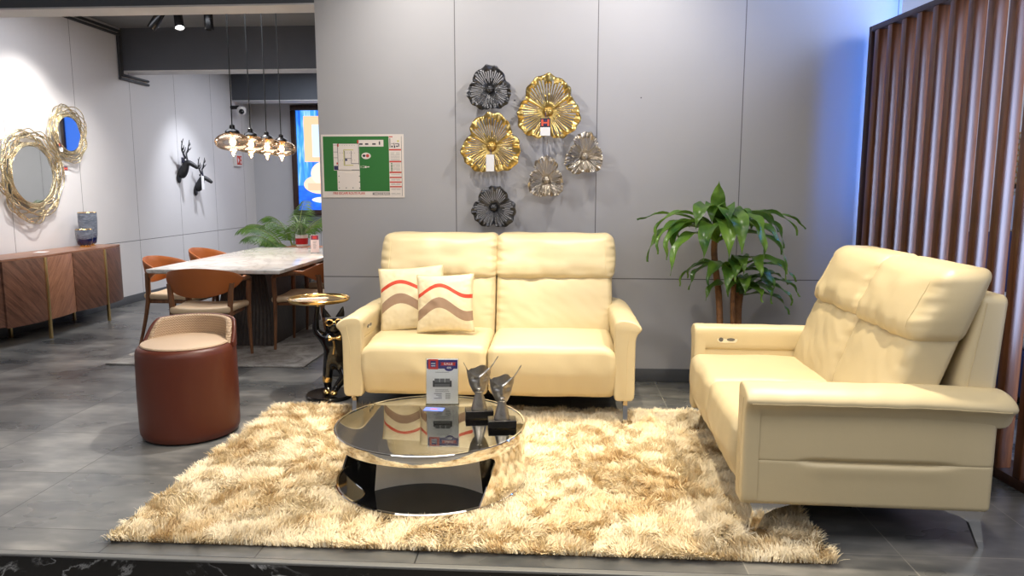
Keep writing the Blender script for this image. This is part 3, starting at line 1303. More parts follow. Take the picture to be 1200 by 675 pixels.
SX, SY = -0.590, 3.575
st = thing('price_stand', 'clear acrylic price stand with a white sale card on the glass table', 'price stand', (SX, SY, TOP), R(3))
CW, CH = 0.162, 0.232
tilt = R(-7)
mb = MB()
Mt = rotm(tilt, 0, 0)
rbox(mb, (CW + 0.008, 0.002, CH + 0.006), (0, 0.0026, CH / 2 + 0.003), r=0.0008, k=1, M=Mt)
rbox(mb, (CW + 0.008, 0.002, CH + 0.006), (0, -0.0032, CH / 2 + 0.003), r=0.0008, k=1, M=Mt)
rbox(mb, (CW + 0.008, 0.10, 0.002), (0, 0.045, 0.001), r=0.0008, k=1)
mb.build('holder', M_acryl, st)
mb = MB()
box(mb, (CW, 0.0012, CH), (0, 0, CH / 2 + 0.004), M=Mt)
card = mb.build('sale_card', M_paper, st)
# print on the card: local frame x right, y up
Mc = Mt @ Matrix(((1, 0, 0, -CW / 2), (0, 0, 1, -0.0009), (0, 1, 0, 0.004), (0, 0, 0, 1)))
Mc = Mt @ Matrix.Translation((-CW / 2, -0.0009, 0.004)) @ Euler((R(90), 0, 0)).to_matrix().to_4x4() @ Matrix.Diagonal((CW / 0.14, CH / 0.215, 1, 1))
CW, CH = 0.140, 0.215
mb = MB()
rect(mb, 0.002, CH - 0.048, CW - 0.002, CH - 0.006, Mc, 0, 0.0)
disc(mb, 0.100, CH - 0.047, 0.020, 0.013, Mc, 0, 0.0001)
rect(mb, 0.008, CH - 0.051, 0.052, CH - 0.003, Mc, 1, 0.0002)
rect(mb, 0.018, CH - 0.041, 0.042, CH - 0.011, Mc, 0, 0.0003)
for k in range(2):
    rect(mb, 0.0205, CH - 0.0255 - k * 0.011, 0.0395, CH - 0.0215 - k * 0.011, Mc, 2, 0.0004)
mb.add([(0.062, CH - 0.033, 0.0003), (0.070, CH - 0.033, 0.0003), (0.130, CH - 0.033, 0.0003), (0.126, CH - 0.026, 0.0003), (0.132, CH - 0.018, 0.0003), (0.062, CH - 0.018, 0.0003), (0.067, CH - 0.025, 0.0003)], [(0, 1, 2, 3, 4, 5, 6)], 1, Mc)
text_mb(mb, 'SALE', 0.0150, Mc @ Matrix.Translation((0.097, CH - 0.0255, 0.0005)), 2, bold=0.0003, sx=1.25)
text_mb(mb, '40%', 0.0125, Mc @ Matrix.Translation((0.100, CH - 0.044, 0.0005)), 2, bold=0.0004)
# small sofa picture
y0 = CH - 0.135
rect(mb, 0.030, y0, 0.110, y0 + 0.014, Mc, 3, 0.0003)
rect(mb, 0.034, y0 + 0.014, 0.106, y0 + 0.022, Mc, 4, 0.0003)
for k in range(3):
    rect(mb, 0.036 + k * 0.0235, y0 + 0.022, 0.0575 + k * 0.0235, y0 + 0.040, Mc, 3, 0.0003)
rect(mb, 0.028, y0, 0.036, y0 + 0.030, Mc, 4, 0.0004)
rect(mb, 0.104, y0, 0.112, y0 + 0.030, Mc, 4, 0.0004)
for (a, b, yy) in ((0.040, 0.100, CH - 0.066), (0.040, 0.098, CH - 0.150), (0.040, 0.102, CH - 0.158)):
    n = 9
    for i in range(n):
        x0 = a + (b - a) * i / n
        rect(mb, x0, yy, x0 + (b - a) / n * 0.8, yy + 0.0022, Mc, 4, 0.0003)
for k in range(4):
    yy = CH - 0.168 - k * 0.0075
    rect(mb, 0.034 + (k % 3) * 0.009, yy, 0.068, yy + 0.0024, Mc, 4, 0.0003)
    rect(mb, 0.084, yy, 0.106, yy + 0.0024, Mc, 4, 0.0003)
mb.build('print', [M_navy, M_redp, M_paper, M_greyp, M_dgreyp], card)

bc = MB()
rbox(bc, (0.100, 0.062, 0.0006), (0, 0, 0.0004), r=0.0002, k=1, mi=0)
rect(bc, -0.018, -0.006, 0.016, 0.008, Matrix.Identity(4), 1, 0.00085)
o = bc.build('card', [M_bluecard, plain('red logo print', srgb(206, 96, 110), 0.5)], None, loc=(SX - 0.028, SY - 0.083, TOP), rot=(0, 0, R(-4)))
tag(o, 'small blue card lying flat on the glass at the foot of the price stand', 'card')

# ------------------------------------------------------------------ FACE SCULPTURES
def pewter():
    t = NT('brushed pewter')
    v = t.coord()
    f = t.noise(v, 22, 6, 0.65)
    t.base(t.ramp(f, [(0.3, (0.30, 0.28, 0.255, 1)), (0.7, (0.52, 0.49, 0.45, 1))]))
    t.setp(0.32, 1.0)
    t.bump(t.noise(v, 130, 3), 0.25, 0.002)
    return t.m


M_pewter = pewter()
M_blackwood = plain('black lacquer', srgb(18, 17, 18), 0.25)


def sculpture(label, loc, rz, s=1.0):
    root = thing('face_sculpture', label, 'sculpture', loc, rz, 'face sculptures on the glass table')
    mb = MB()
    rbox(mb, (0.135 * s, 0.085 * s, 0.036 * s), (0, 0, 0.018 * s), r=0.003, k=2)
    mb.build('plinth', M_blackwood, root)
    mb = MB()
    lathe(mb, [(0.001, 0.034 * s), (0.040 * s, 0.035 * s), (0.040 * s, 0.040 * s), (0.036 * s, 0.050 * s), (0.027 * s, 0.088 * s), (0.0215 * s, 0.105 * s), (0.020 * s, 0.122 * s), (0.001, 0.132 * s)], 28, sy=0.8)
    mb.build('neck', M_pewter, root)
    # mask: left/right outline by height, wavy upper edge sweeping into two horns
    zl = [(0.0, 0.000), (0.05, 0.016), (0.15, 0.030), (0.35, 0.045), (0.6, 0.055), (0.85, 0.060), (1.0, 0.062)]

    def half(v, side):
        for (a, b), (c, d) in zip(zl[:-1], zl[1:]):
            if v <= c:
                w_ = lerp(b, d, (v - a) / (c - a))
                break
        return w_ * (1.0 if side < 0 else 1.06)

    def top(u):
        # wavy brow of the mask
        t = 0.242 + 0.012 * math.cos((u - 0.12) * 2.4) + 0.004 * math.sin(u * 5)
        t += 0.030 * smooth01((-u - 0.86) / 0.14) + 0.060 * smooth01((u - 0.72) / 0.28) ** 1.4 - 0.010 * math.exp(-((u + 0.80) / 0.12) ** 2) - 0.008 * math.exp(-((u - 0.66) / 0.12) ** 2)
        return t
    nu, nv = 56, 56
    vs = []
    for j in range(nv + 1):
        v = (j / nv)
        for i in range(nu + 1):
            u = -1 + 2 * i / nu
            zb = 0.100
            z = zb + (top(u) - zb) * v
            # chin outline: lower part narrows
            hw = half(min(1, v ** 0.9), u)
            x = u * hw
            if u > 0.72:
                x += 0.030 * smooth01((u - 0.72) / 0.28) * smooth01((v - 0.72) / 0.28)
            if u < -0.86:
                x -= 0.012 * smooth01((-u - 0.86) / 0.14) * smooth01((v - 0.8) / 0.2)
            y = -0.034 * (1 - u * u) * (0.35 + 0.65 * math.sin(min(1, v + 0.25) * PI * 0.62)) + 0.02
            # nose ridge running into the right brow
            zz = (z - zb)
            nx = 0.002 * 1
            nose = math.exp(-((x - nx) / 0.0065) ** 2) * smooth01((zz - 0.050) / 0.006) * smooth01((0.112 - zz) / 0.03)
            y -= 0.012 * nose * (1.25 - (zz - 0.050) / 0.07)
            bx = x - 0.004
            brow_z = 0.098 + 0.55 * max(0, bx) + 4.0 * max(0, bx) ** 2
            y -= 0.005 * math.exp(-((zz - brow_z) / 0.006) ** 2) * smooth01(bx / 0.01 + 0.6)
            brow_l = 0.100 + 0.35 * max(0, -x)
            y -= 0.002 * math.exp(-((zz - brow_l) / 0.006) ** 2) * smooth01(-x / 0.01 + 0.3) * smooth01((0.05 + x) / 0.02)
            # eye hollows
            for ex in (-0.024, 0.028):
                y += 0.007 * math.exp(-((x - ex) / 0.014) ** 2 - ((zz - 0.086) / 0.010) ** 2)
            # lips
            y -= 0.007 * math.exp(-(x / 0.0125) ** 2) * (math.exp(-((zz - 0.0375) / 0.0038) ** 2) + 0.9 * math.exp(-((zz - 0.0285) / 0.0038) ** 2))
            vs.append((x * s, y * s, z * s))
    fs = []
    m = (nu + 1) * (nv + 1)
    th = 0.007 * s
    vs2 = [(p[0] * 0.985, p[1] + th, p[2] - 0.001) for p in vs]
    for j in range(nv):
        for i in range(nu):
            a = j * (nu + 1) + i
            fs.append((a, a + 1, a + nu + 2, a + nu + 1))
            fs.append((m + a, m + a + nu + 1, m + a + nu + 2, m + a + 1))
    border = [i for i in range(nu + 1)] + [j * (nu + 1) + nu for j in range(1, nv + 1)] + [nv * (nu + 1) + i for i in range(nu - 1, -1, -1)] + [j * (nu + 1) for j in range(nv - 1, 0, -1)]
    for a, b in zip(border, border[1:] + border[:1]):
        fs.append((a, b, m + b, m + a))
    mb = MB()
    mb.add(vs + vs2, fs)
    mb.build('face_mask', M_pewter, root, sharp=50)
    return root


sculpture('pewter face sculpture on a black plinth, the one in front on the glass table', (-0.258, 3.262, TOP), R(8), 0.97)
sculpture('pewter face sculpture on a black plinth, the one behind, nearer the price stand', (-0.380, 3.400, TOP), R(10), 1.0)

# ------------------------------------------------------------------ ROUND STOOL
M_rust = leather('rust brown leather', srgb(94, 43, 27), 0.40, 0.92)
M_tan = leather('tan leather', srgb(198, 170, 140), 0.48, 0.95)


def quilt():
    t = NT('quilted tan leather')
    v = t.coord((1, 1, 1))
    s = t.n('ShaderNodeSeparateXYZ')
    t.l(v, s.inputs[0])
    an = t.n('ShaderNodeMath')
    an.operation = 'ARCTAN2'
    t.l(s.outputs[1], an.inputs[0])
    t.l(s.outputs[0], an.inputs[1])
    a = t.math('SINE', t.math('MULTIPLY', an.outputs[0], 90.0))
    b = t.math('SINE', t.math('ADD', t.math('MULTIPLY', s.outputs[2], 420.0), t.math('MULTIPLY', a, 1.6)))
    t.base(t.ramp(t.math('ADD', t.math('MULTIPLY', b, 0.5), 0.5), [(0.0, srgb(164, 134, 104)), (1.0, srgb(200, 172, 140))]))
    t.bump(b, 0.5, 0.004)
    t.setp(0.5, 0, 0.4)
    return t.m


stool = thing('upholstered_stool', 'rust brown leather drum stool with tan seat and low curved back', 'stool', (-2.118, 3.93, 0), R(0))
SR = 0.268
mb = MB()
lathe(mb, [(0.0, 0.004), (SR - 0.030, 0.004), (SR - 0.012, 0.012), (SR - 0.003, 0.030), (SR, 0.055), (SR + 0.002, 0.25), (SR, 0.44), (SR - 0.002, 0.486), (SR - 0.008, 0.508), (SR - 0.020, 0.522), (SR - 0.034, 0.527), (0.0, 0.527)], 64)
mb.build('body', M_rust, stool)
mb = MB()
lathe(mb, [(0.0, 0.524), (SR - 0.034, 0.524), (SR - 0.030, 0.530), (SR - 0.034, 0.537), (SR - 0.05, 0.541), (0.12, 0.545), (0.0, 0.546)], 64)
mb.build('seat', M_tan, stool)
# wrap-round back: inner quilted face, outer rust shell
for nm, r0, r1, mat_ in (('back_pad', SR - 0.052, SR - 0.018, quilt()), ('back_shell', SR - 0.018, SR + 0.003, M_rust)):
    mb = MB()
    rings = []
    n = 60
    for i in range(n + 1):
        a = R(4) + (R(176) - R(4)) * i / n
        q = i / n
        e = min(q, 1 - q)
        ht = 0.530 + 0.112 * smooth01(e / 0.16) ** 0.6 + 0.012 * math.sin(q * PI)
        c_, s_ = math.cos(a), math.sin(a)
        rm = (r0 + r1) / 2
        hw_ = (r1 - r0) / 2
        prof = []
        zb = 0.500
        for k in range(9):
            t = PI * k / 8
            prof.append((rm + hw_ * math.cos(t), ht - hw_ * (1 - math.sin(t))))
        prof = [(r1, zb)] + prof + [(r0, zb)]
        rings.append([(p * c_, p * s_, z) for p, z in prof])
    loft(mb, rings)
    mb.build(nm, mat_, stool)

# ------------------------------------------------------------------ BULLDOG SIDE TABLE
M_gold = plain('gold plate', (0.83, 0.56, 0.22, 1), 0.18, 1.0, var=0.05)
M_blackgloss = plain('gloss black resin', srgb(14, 14, 16), 0.12, 0, 0.6)
DX, DY = -1.500, 4.69
dog = thing('side_table', 'small side table with gold tray held up by a gloss black standing bulldog', 'side table', (DX, DY, 0), R(20))
mb = MB()
lathe(mb, [(0.0, 0.0), (0.150, 0.0), (0.158, 0.006), (0.158, 0.020), (0.152, 0.027), (0.0, 0.028)], 48, c=(-0.040, 0.0, 0))
mb.build('base', M_blackgloss, dog)
V = [(0, 0, 0.235), (0, 0.0, 0.33), (0, -0.005, 0.40), (0, -0.015, 0.455),            # 0-3 pelvis, belly, chest, neck
     (-0.045, 0, 0.215), (-0.052, -0.004, 0.13), (-0.050, 0, 0.055), (-0.052, -0.035, 0.043),   # 4-7 straight leg
     (0.045, -0.012, 0.212), (0.060, -0.055, 0.145), (0.005, -0.050, 0.080), (-0.015, -0.080, 0.050),   # 8-11 crossed leg
     (-0.075, 0.0, 0.41), (-0.118, 0.01, 0.46), (-0.112, 0.01, 0.55), (-0.098, 0.0, 0.640),     # 12-15 raised arm
     (0.075, 0, 0.405), (0.108, 0.0, 0.33), (0.075, -0.05, 0.29),                        # 16-18 arm on hip
     (0, -0.025, 0.505), (0, -0.060, 0.487), (0, -0.092, 0.476)]                         # 19-21 head, muzzle, nose
E_ = [(0, 1), (1, 2), (2, 3), (0, 4), (4, 5), (5, 6), (6, 7), (0, 8), (8, 9), (9, 10), (10, 11), (2, 12), (12, 13), (13, 14), (14, 15), (2, 16), (16, 17), (17, 18), (3, 19), (19, 20), (20, 21)]
RD = [0.062, 0.070, 0.074, 0.046, 0.042, 0.033, 0.024, 0.020, 0.042, 0.034, 0.024, 0.020, 0.036, 0.028, 0.022, 0.018, 0.036, 0.026, 0.020, 0.066, 0.052, 0.036]
skin('bulldog', V, E_, RD, M_blackgloss, dog, 2)
for sx in (-1, 1):
    mb = MB()
    ring = []
    rings = []
    for k in range(8):
        t = k / 7
        w_ = 0.026 * math.sin(min(1, 0.25 + 0.75 * (1 - t)) * PI / 2) * (1 - t) ** 0.5 + 0.003
        c = Vector((sx * (0.042 + 0.022 * t), -0.012, 0.548 + 0.068 * t))
        rings.append([(c.x + w_ * math.cos(2 * PI * i / 12), c.y + 0.30 * w_ * math.sin(2 * PI * i / 12), c.z) for i in range(12)])
    loft(mb, rings)
    mb.build('ear', M_blackgloss, dog)
mb = MB()
for sx in (-1, 1):
    tube(mb, [(sx * 0.030 + 0.024 * math.cos(2 * PI * i / 20), -0.088 - 0.002 * math.cos(2 * PI * i / 20), 0.525 + 0.019 * math.sin(2 * PI * i / 20)) for i in range(20)], 0.0055, 8, closed=True)
tube(mb, [(-0.008, -0.092, 0.528), (0.008, -0.092, 0.528)], 0.005, 8)
for sx in (-1, 1):
    tube(mb, [(sx * 0.054, -0.086, 0.528), (sx * 0.070, -0.04, 0.530)], 0.004, 8)
mb.build('goggles', M_gold, dog)
mb = MB()
for sx in (-1, 1):
    loft(mb, [[(sx * x_, -0.082 + 0.012 * math.cos(2 * PI * i / 10), 0.418 + h * math.sin(2 * PI * i / 10)) for i in range(10)] for x_, h in ((0.0, 0.006), (0.012, 0.010), (0.036, 0.022), (0.040, 0.018))])
sphere(mb, 0.010, (0, -0.086, 0.418), seg=12, rings=8)
mb.build('bow_tie', M_gold, dog)
mb = MB()
tube(mb, [(-0.008, -0.080, 0.40), (-0.004, -0.088, 0.36), (-0.012, -0.080, 0.31)], [0.009, 0.008, 0.006], 8)
mb.build('shirt_front', M_gold, dog)
mb = MB()
for c, s in (((-0.058, -0.030, 0.047), (1.0, 1.75, 0.75)), ((-0.015, -0.092, 0.052), (1.0, 1.6, 0.75))):
    sphere(mb, 0.024, c, s, 16, 10)
mb2 = MB()
sphere(mb2, 0.025, (-0.060, -0.036, 0.046), (1.0, 1.8, 0.75), 16, 10)
mb2.build('shoe', M_gold, dog)
mb2 = MB()
sphere(mb2, 0.025, (-0.018, -0.095, 0.050), (1.0, 1.6, 0.75), 16, 10)
mb2.build('shoe', M_gold, dog)
mb = MB()
lathe(mb, [(0.027, 0.0), (0.032, 0.004), (0.033, 0.025), (0.030, 0.05), (0.026, 0.06)], 20, c=(-0.052, -0.003, 0.105))
mb.build('trouser_cuff', M_gold, dog)
mb = MB()
lathe(mb, [(0.019, 0.0), (0.021, 0.006), (0.020, 0.018), (0.017, 0.022)], 16, c=(-0.099, 0.001, 0.625))
mb.build('wrist_cuff', M_gold, dog)
mb = MB()
tcx = -0.090
lathe(mb, [(0.0, 0.650), (0.180, 0.650), (0.196, 0.654), (0.203, 0.662), (0.205, 0.674), (0.202, 0.677), (0.199, 0.674), (0.196, 0.664), (0.186, 0.659), (0.0, 0.658)], 56, c=(tcx, 0.035, 0))
mb.build('tray', M_gold, dog)
# ------------------------------------------------------------------ METAL WALL FLOWERS
M_goldleaf = plain('gold leaf metal', (0.66, 0.47, 0.16, 1), 0.30, 1.0, var=0.18, vscale=14)
M_gunmetal = plain('gunmetal', (0.10, 0.10, 0.105, 1), 0.38, 1.0, var=0.2, vscale=14)
M_champagne = plain('champagne metal', (0.52, 0.46, 0.38, 1), 0.28, 1.0, var=0.15, vscale=14)


def petal(mb, ang, r, half, cup, seed, r0=0.018, lift=0.0, ruff=1.0):
    """fan-shaped petal pierced with radial slots, ruffled rim; wall is the local xz plane, -y faces the room"""
    rng = random.Random(seed)
    na, nr = 72, 14
    grid = {}
    vs = []
    for i in range(na + 1):
        u = -1 + 2 * i / na
        a = ang + u * half
        rim = r * (0.60 + 0.40 * math.cos(u * 1.46) ** 0.55) * (1 + 0.022 * math.sin(u * 17 + seed) + 0.02 * math.sin(u * 7 + seed * 2))
        for k in range(nr + 1):
            s = k / nr
            rr = r0 + (rim - r0) * s
            dep = cup * s ** 1.15 * (1 - 0.25 * u * u)
            dep += ruff * 0.013 * s ** 2.5 * math.sin(u * 11 + seed * 1.3) + ruff * 0.007 * s ** 3 * math.sin(u * 23 + seed)
            dep += 0.0022 * math.sin(u * half * 34) * s
            dep -= ruff * 0.018 * smooth01((s - 0.78) / 0.22) * (0.6 + 0.4 * math.sin(u * 5 + seed))
            grid[(i, k)] = len(vs)
            vs.append((rr * math.sin(a), -(0.040 + lift + dep), rr * math.cos(a)))
    fs = []
    slots = {}
    for i in range(na):
        if i % 4 == 1 and 1 < i < na - 3:
            slots[i] = (rng.choice((3, 3, 4, 6)), rng.choice((10, 11, 12, 12)))
            slots[i + 1] = slots[i]
    for i in range(na):
        for k in range(nr):
            if i in slots and slots[i][0] <= k < slots[i][1]:
                continue
            fs.append((grid[(i, k)], grid[(i + 1, k)], grid[(i + 1, k + 1)], grid[(i, k + 1)]))
    mb.add(vs, fs)
    return mb


def wall_flower(label, x, z, mat_, petals, group, bud=0.022, inner=None):
    root = thing('metal_wall_flower', label, 'wall decoration', (x, 5.21, z), 0, group)
    for i, (a, r, half, cup, lift) in enumerate(petals):
        mb = MB()
        petal(mb, R(a), r, R(half), cup, i * 3.1 + x * 10 + z, lift=lift)
        o = mb.build('petal', mat_, root, sharp=None)
        sd = o.modifiers.new('thick', 'SOLIDIFY')
        sd.thickness = 0.0014
    mb = MB()
    lathe(mb, [(0.0, 0.0), (0.012, 0.0), (0.012, 0.065), (0.0, 0.066)], 14, M=rotm(R(90), 0, 0))
    for k in range(7):
        a = 2 * PI * k / 6
        rr = bud * 0.55 if k < 6 else 0
        sphere(mb, bud * 0.55, (rr * math.cos(a), -0.072 - (0.008 if k == 6 else 0), rr * math.sin(a)), seg=10, rings=7)
    tube(mb, [(bud * 0.9 * math.cos(2 * PI * i / 24), -0.066, bud * 0.9 * math.sin(2 * PI * i / 24)) for i in range(24)], bud * 0.3, 6, closed=True)
    mb.build('stamen', mat_, root, sharp=50)
    return root


GF = 'metal flowers on the grey wall'
wall_flower('top dark gunmetal wall flower, upper left of the six on the grey wall', -0.488, 2.078, M_gunmetal, [(0, 0.158, 72, 0.055, 0.004), (122, 0.158, 66, 0.05, 0.010), (238, 0.160, 66, 0.05, 0.0)], GF)
wall_flower('gold wall flower with a navy and white tag hanging from its centre', -0.083, 1.925, M_goldleaf, [(0, 0.245, 60, 0.05, 0.016), (113, 0.228, 60, 0.05, 0.008), (243, 0.222, 60, 0.05, 0.0)], GF, 0.026)
wall_flower('gold wall flower with a blank white tag, between the two dark ones', -0.478, 1.688, M_goldleaf, [(0, 0.228, 60, 0.05, 0.016), (116, 0.214, 60, 0.05, 0.008), (244, 0.214, 60, 0.05, 0.0)], GF, 0.026)
wall_flower('lower champagne silver wall flower, hanging below the tagged gold one', -0.094, 1.455, M_champagne, [(0, 0.165, 44, 0.05, 0.012), (128, 0.135, 52, 0.075, 0.004), (232, 0.135, 52, 0.075, 0.0), (70, 0.115, 34, 0.06, 0.02), (180, 0.110, 36, 0.07, 0.02), (290, 0.115, 34, 0.06, 0.02)], GF, 0.022)
wall_flower('champagne silver wall flower furthest right of the six', 0.174, 1.618, M_champagne, [(4, 0.165, 44, 0.05, 0.012), (128, 0.135, 52, 0.075, 0.004), (238, 0.150, 50, 0.075, 0.0), (75, 0.120, 34, 0.06, 0.02), (182, 0.110, 36, 0.07, 0.02), (300, 0.115, 34, 0.06, 0.02)], GF, 0.022)
wall_flower('bottom dark gunmetal wall flower just above the wide sofa', -0.462, 1.262, M_gunmetal, [(0, 0.155, 68, 0.05, 0.010), (118, 0.165, 62, 0.06, 0.004), (242, 0.158, 62, 0.06, 0.0)], GF)


def price_tag(label, x, y, z, w_, h, two, rz=0.0, side=False, hm=True):
    mb = MB()
    M = Matrix.Translation((x, y, z)) @ Euler((R(90), 0, 0)).to_matrix().to_4x4()
    if side:
        M = Matrix.Translation((x, y, z)) @ Euler((R(90), 0, R(90) + rz)).to_matrix().to_4x4()
    root = thing('price_tag', label, 'price tag', (0, 0, 0))
    root.location = (x, y, z)
    M = M.copy()
    M.translation = (0, 0, 0)
    box(mb, (w_, h if not two else h * 0.5, 0.0012), (0, -h / 2 if not two else -h * 0.75, 0), M=M)
    mb.build('paper', M_paper, root)
    if two:
        mb = MB()
        box(mb, (w_ * 1.02, h * 0.52, 0.0012), (0, -h * 0.26, 0), M=M, mi=0)
        if hm:
            c = w_ * 0.30
            yy = -h * 0.26
            for xx in (-c, c):
                rect(mb, xx - w_ * 0.10, yy - h * 0.19, xx + w_ * 0.10, yy + h * 0.19, M, 1, 0.0009)
            rect(mb, -c, yy - h * 0.045, c, yy + h * 0.045, M, 1, 0.0010)
            for k in range(2):
                rect(mb, -w_ * 0.12, yy + h * (0.10 - k * 0.19), w_ * 0.12, yy + h * (0.14 - k * 0.19), M, 2, 0.0010)
        mb.build('printed_head', [plain('dark navy print', srgb(40, 38, 62), 0.6), plain('orange red print', srgb(216, 92, 66), 0.6), M_navy], root)
    mb = MB()
    tube(mb, [M @ Vector((0, 0.0, 0)), M @ Vector((0.004, 0.022, 0.002)), M @ Vector((0, 0.042, -0.004))], 0.0016, 5)
    mb.build('string', M_navy, root)
    return root


price_tag('navy and white price tag hanging on the upper gold wall flower', -0.100, 5.095, 1.875, 0.068, 0.118, True)
price_tag('blank white price tag hanging on the gold flower left of the other gold one', -0.482, 5.095, 1.630, 0.056, 0.115, False)

# ------------------------------------------------------------------ FIRE ESCAPE PLAN
M_green = plain('green print', srgb(44, 112, 48), 0.5, var=0.03)
M_plan = plain('plan paper', srgb(226, 216, 208), 0.5, var=0.01)
M_pl_red = plain('plan red', srgb(196, 70, 56), 0.5)
M_pl_dark = plain('plan dark', srgb(58, 52, 60), 0.5)
M_pl_grey = plain('plan grey', srgb(150, 146, 140), 0.5)
M_pl_yel = plain('plan yellow', srgb(200, 196, 90), 0.5)
M_pl_navy = plain('plan navy', srgb(50, 48, 86), 0.5)
PX, PZ, PW, PH = -1.712, 1.332, 0.600, 0.448
plan = thing('fire_escape_plan', 'green and white fire escape route plan on the end of the grey wall', 'sign', (PX, 5.2105, PZ))
Mp = Euler((R(90), 0, 0)).to_matrix().to_4x4()
mb = MB()
box(mb, (PW, 0.005, PH), (PW / 2, -0.0027, PH / 2))
mb.build('board', M_plan, plan)
mb = MB()
MATS_P = [M_green, M_plan, M_pl_red, M_pl_dark, M_pl_grey, M_pl_yel, M_pl_navy]


def px(u, v):        # position measured on the plan, 825x675 study grid
    return ((u - 40) / 747 * PW, PH - (v - 48) / 570 * PH)


def pr(u0, v0, u1, v1, mi, lvl):
    a = px(u0, v0)
    b = px(u1, v1)
    rect(mb, min(a[0], b[0]), min(a[1], b[1]), max(a[0], b[0]), max(a[1], b[1]), Mp, mi, 0.0056 + lvl * 0.0003)


pr(58, 66, 654, 562, 0, 0)
pr(150, 130, 385, 372, 1, 1)
pr(180, 368, 386, 552, 1, 1)
pr(378, 98, 606, 158, 1, 1)
a = px(447, 241)
disc(mb, a[0], a[1], 0.034, 0.023, Mp, 1, 0.0059)
a = px(428, 240)
disc(mb, a[0], a[1], 0.011, 0.009, Mp, 3, 0.0063)
a = px(460, 240)
disc(mb, a[0], a[1], 0.012, 0.012, Mp, 2, 0.0063)
for q in ((388, 128, 418, 142), (440, 128, 470, 142), (505, 128, 537, 142), (565, 112, 577, 142)):
    pr(*q, 3, 2)
pr(368, 100, 382, 128, 2, 2)
pr(186, 132, 200, 158, 2, 2)
pr(176, 300, 190, 318, 2, 2)
pr(152, 330, 192, 368, 6, 2)
for q in ((188, 132, 192, 330), (152, 204, 190, 207), (152, 256, 190, 259), (250, 196, 254, 320), (250, 262, 312, 266), (310, 196, 314, 312), (312, 308, 378, 312), (312, 366, 380, 370), (378, 160, 382, 320), (192, 130, 380, 132), (150, 144, 190, 146)):
    pr(*q, 3, 2)
for q in ((242, 184, 248, 326), (242, 184, 332, 190), (242, 322, 330, 328)):
    pr(*q, 5, 3)
pr(256, 268, 274, 286, 6, 3)
for i in range(7):
    for j in range(3):
        pr(206 + i * 22, 146 + j * 66, 214 + i * 22, 150 + j * 66, 4, 2)
for v in (420, 474, 528):
    pr(190, v, 198, v + 7, 3, 2)
    pr(376, v, 386, v + 7, 3, 2)
for u in (254, 316):
    pr(u, 526, u + 8, 534, 3, 2)
for q in ((396, 330, 400, 350), (410, 330, 426, 334), (410, 346, 426, 350), (432, 332, 448, 350), (452, 336, 474, 344)):
    pr(*q, 1, 2)
# right-hand column
pr(654, 66, 766, 604, 1, 1)
for v0, v1 in ((180, 194), (286, 300), (383, 397), (430, 442), (472, 484), (514, 526)):
    pr(656, v0, 764, v1, 2, 2)
pr(656, 66, 690, 75, 2, 2)
for q in ((662, 84, 668, 168), (676, 130, 700, 134), (700, 126, 706, 150), (712, 130, 746, 136), (740, 134, 748, 160), (676, 150, 690, 166), (700, 150, 712, 170), (720, 150, 736, 162)):
    pr(*q, 3, 2)
a = px(738, 110)
disc(mb, a[0], a[1], 0.007, 0.007, Mp, 5, 0.0063)
for v in list(range(212, 280, 11)) + list(range(312, 376, 10)) + [410, 450, 458, 492, 500, 536, 544, 578, 588]:
    pr(668, v, 700 + (v * 7) % 40, v + 3, 4, 2)
    pr(716, v, 752, v + 3, 4, 2)
for v in range(306, 376, 16):
    pr(670, v, 682, v + 10, 0, 3)
pr(498, 572, 656, 598, 3, 1)
pr(500, 574, 654, 596, 1, 2)
pr(766, 66, 769, 604, 3, 2)
a = px(282, 581)
text_mb(mb, 'FIRE ESCAPE ROUTE PLAN', 0.0250, Mp @ Matrix.Translation((a[0], a[1], 0.0062)), 2, bold=0.0004, sx=0.80)
a = px(578, 585)
text_mb(mb, 'MEZZANINE FLOOR', 0.0195, Mp @ Matrix.Translation((a[0], a[1], 0.0066)), 3, bold=0.0003, sx=0.72)
mb.build('printed_plan', MATS_P, plan)

# small fixing holes left in the wall boards
mb = MB()
for u, v in ((-0.318, 2.01), (-0.18, 2.01), (0.56, 2.02)):
    o = MB()
    lathe(o, [(0.0, 0.0), (0.0045, 0.0), (0.0045, 0.002), (0.0, 0.0025)], 10, M=Matrix.Translation((u, 5.2095, v)) @ Euler((R(90), 0, 0)).to_matrix().to_4x4())
    tag(o.build('wall_screw', M_pl_dark), 'small dark screw left in the grey wall near the metal flowers', 'screw', 'screws in the grey wall')

# ------------------------------------------------------------------ DRACAENA BEHIND THE SOFAS
def leaf_mat(name, a, b, rough=0.3):
    t = NT(name)
    v = t.coord()
    f = t.noise(v, 5.5, 3)
    f2 = t.noise(t.coord((1, 1, 1)), 60, 2)
    m = t.math('ADD', t.math('MULTIPLY', f, 0.85), t.math('MULTIPLY', f2, 0.15))
    t.base(t.ramp(m, [(0.36, a), (0.64, b)]))
    t.setp(rough, 0, 0.5)
    tb = t.n('ShaderNodeBsdfTranslucent')
    tb.inputs[0].default_value = tuple(min(1, c * 1.6) for c in b[:3]) + (1,)
    mx = t.n('ShaderNodeMixShader')
    mx.inputs[0].default_value = 0.18
    t.l(t.b.outputs[0], mx.inputs[1])
    t.l(tb.outputs[0], mx.inputs[2])
    t.l(mx.outputs[0], t.out.inputs['Surface'])
    return t.m


M_leaf = leaf_mat('glossy dracaena leaf', srgb(30, 74, 34), srgb(112, 148, 54))
M_bark = plain('ringed cane bark', srgb(134, 94, 62), 0.8, var=0.25, vscale=30, bump=0.5, bscale=80)


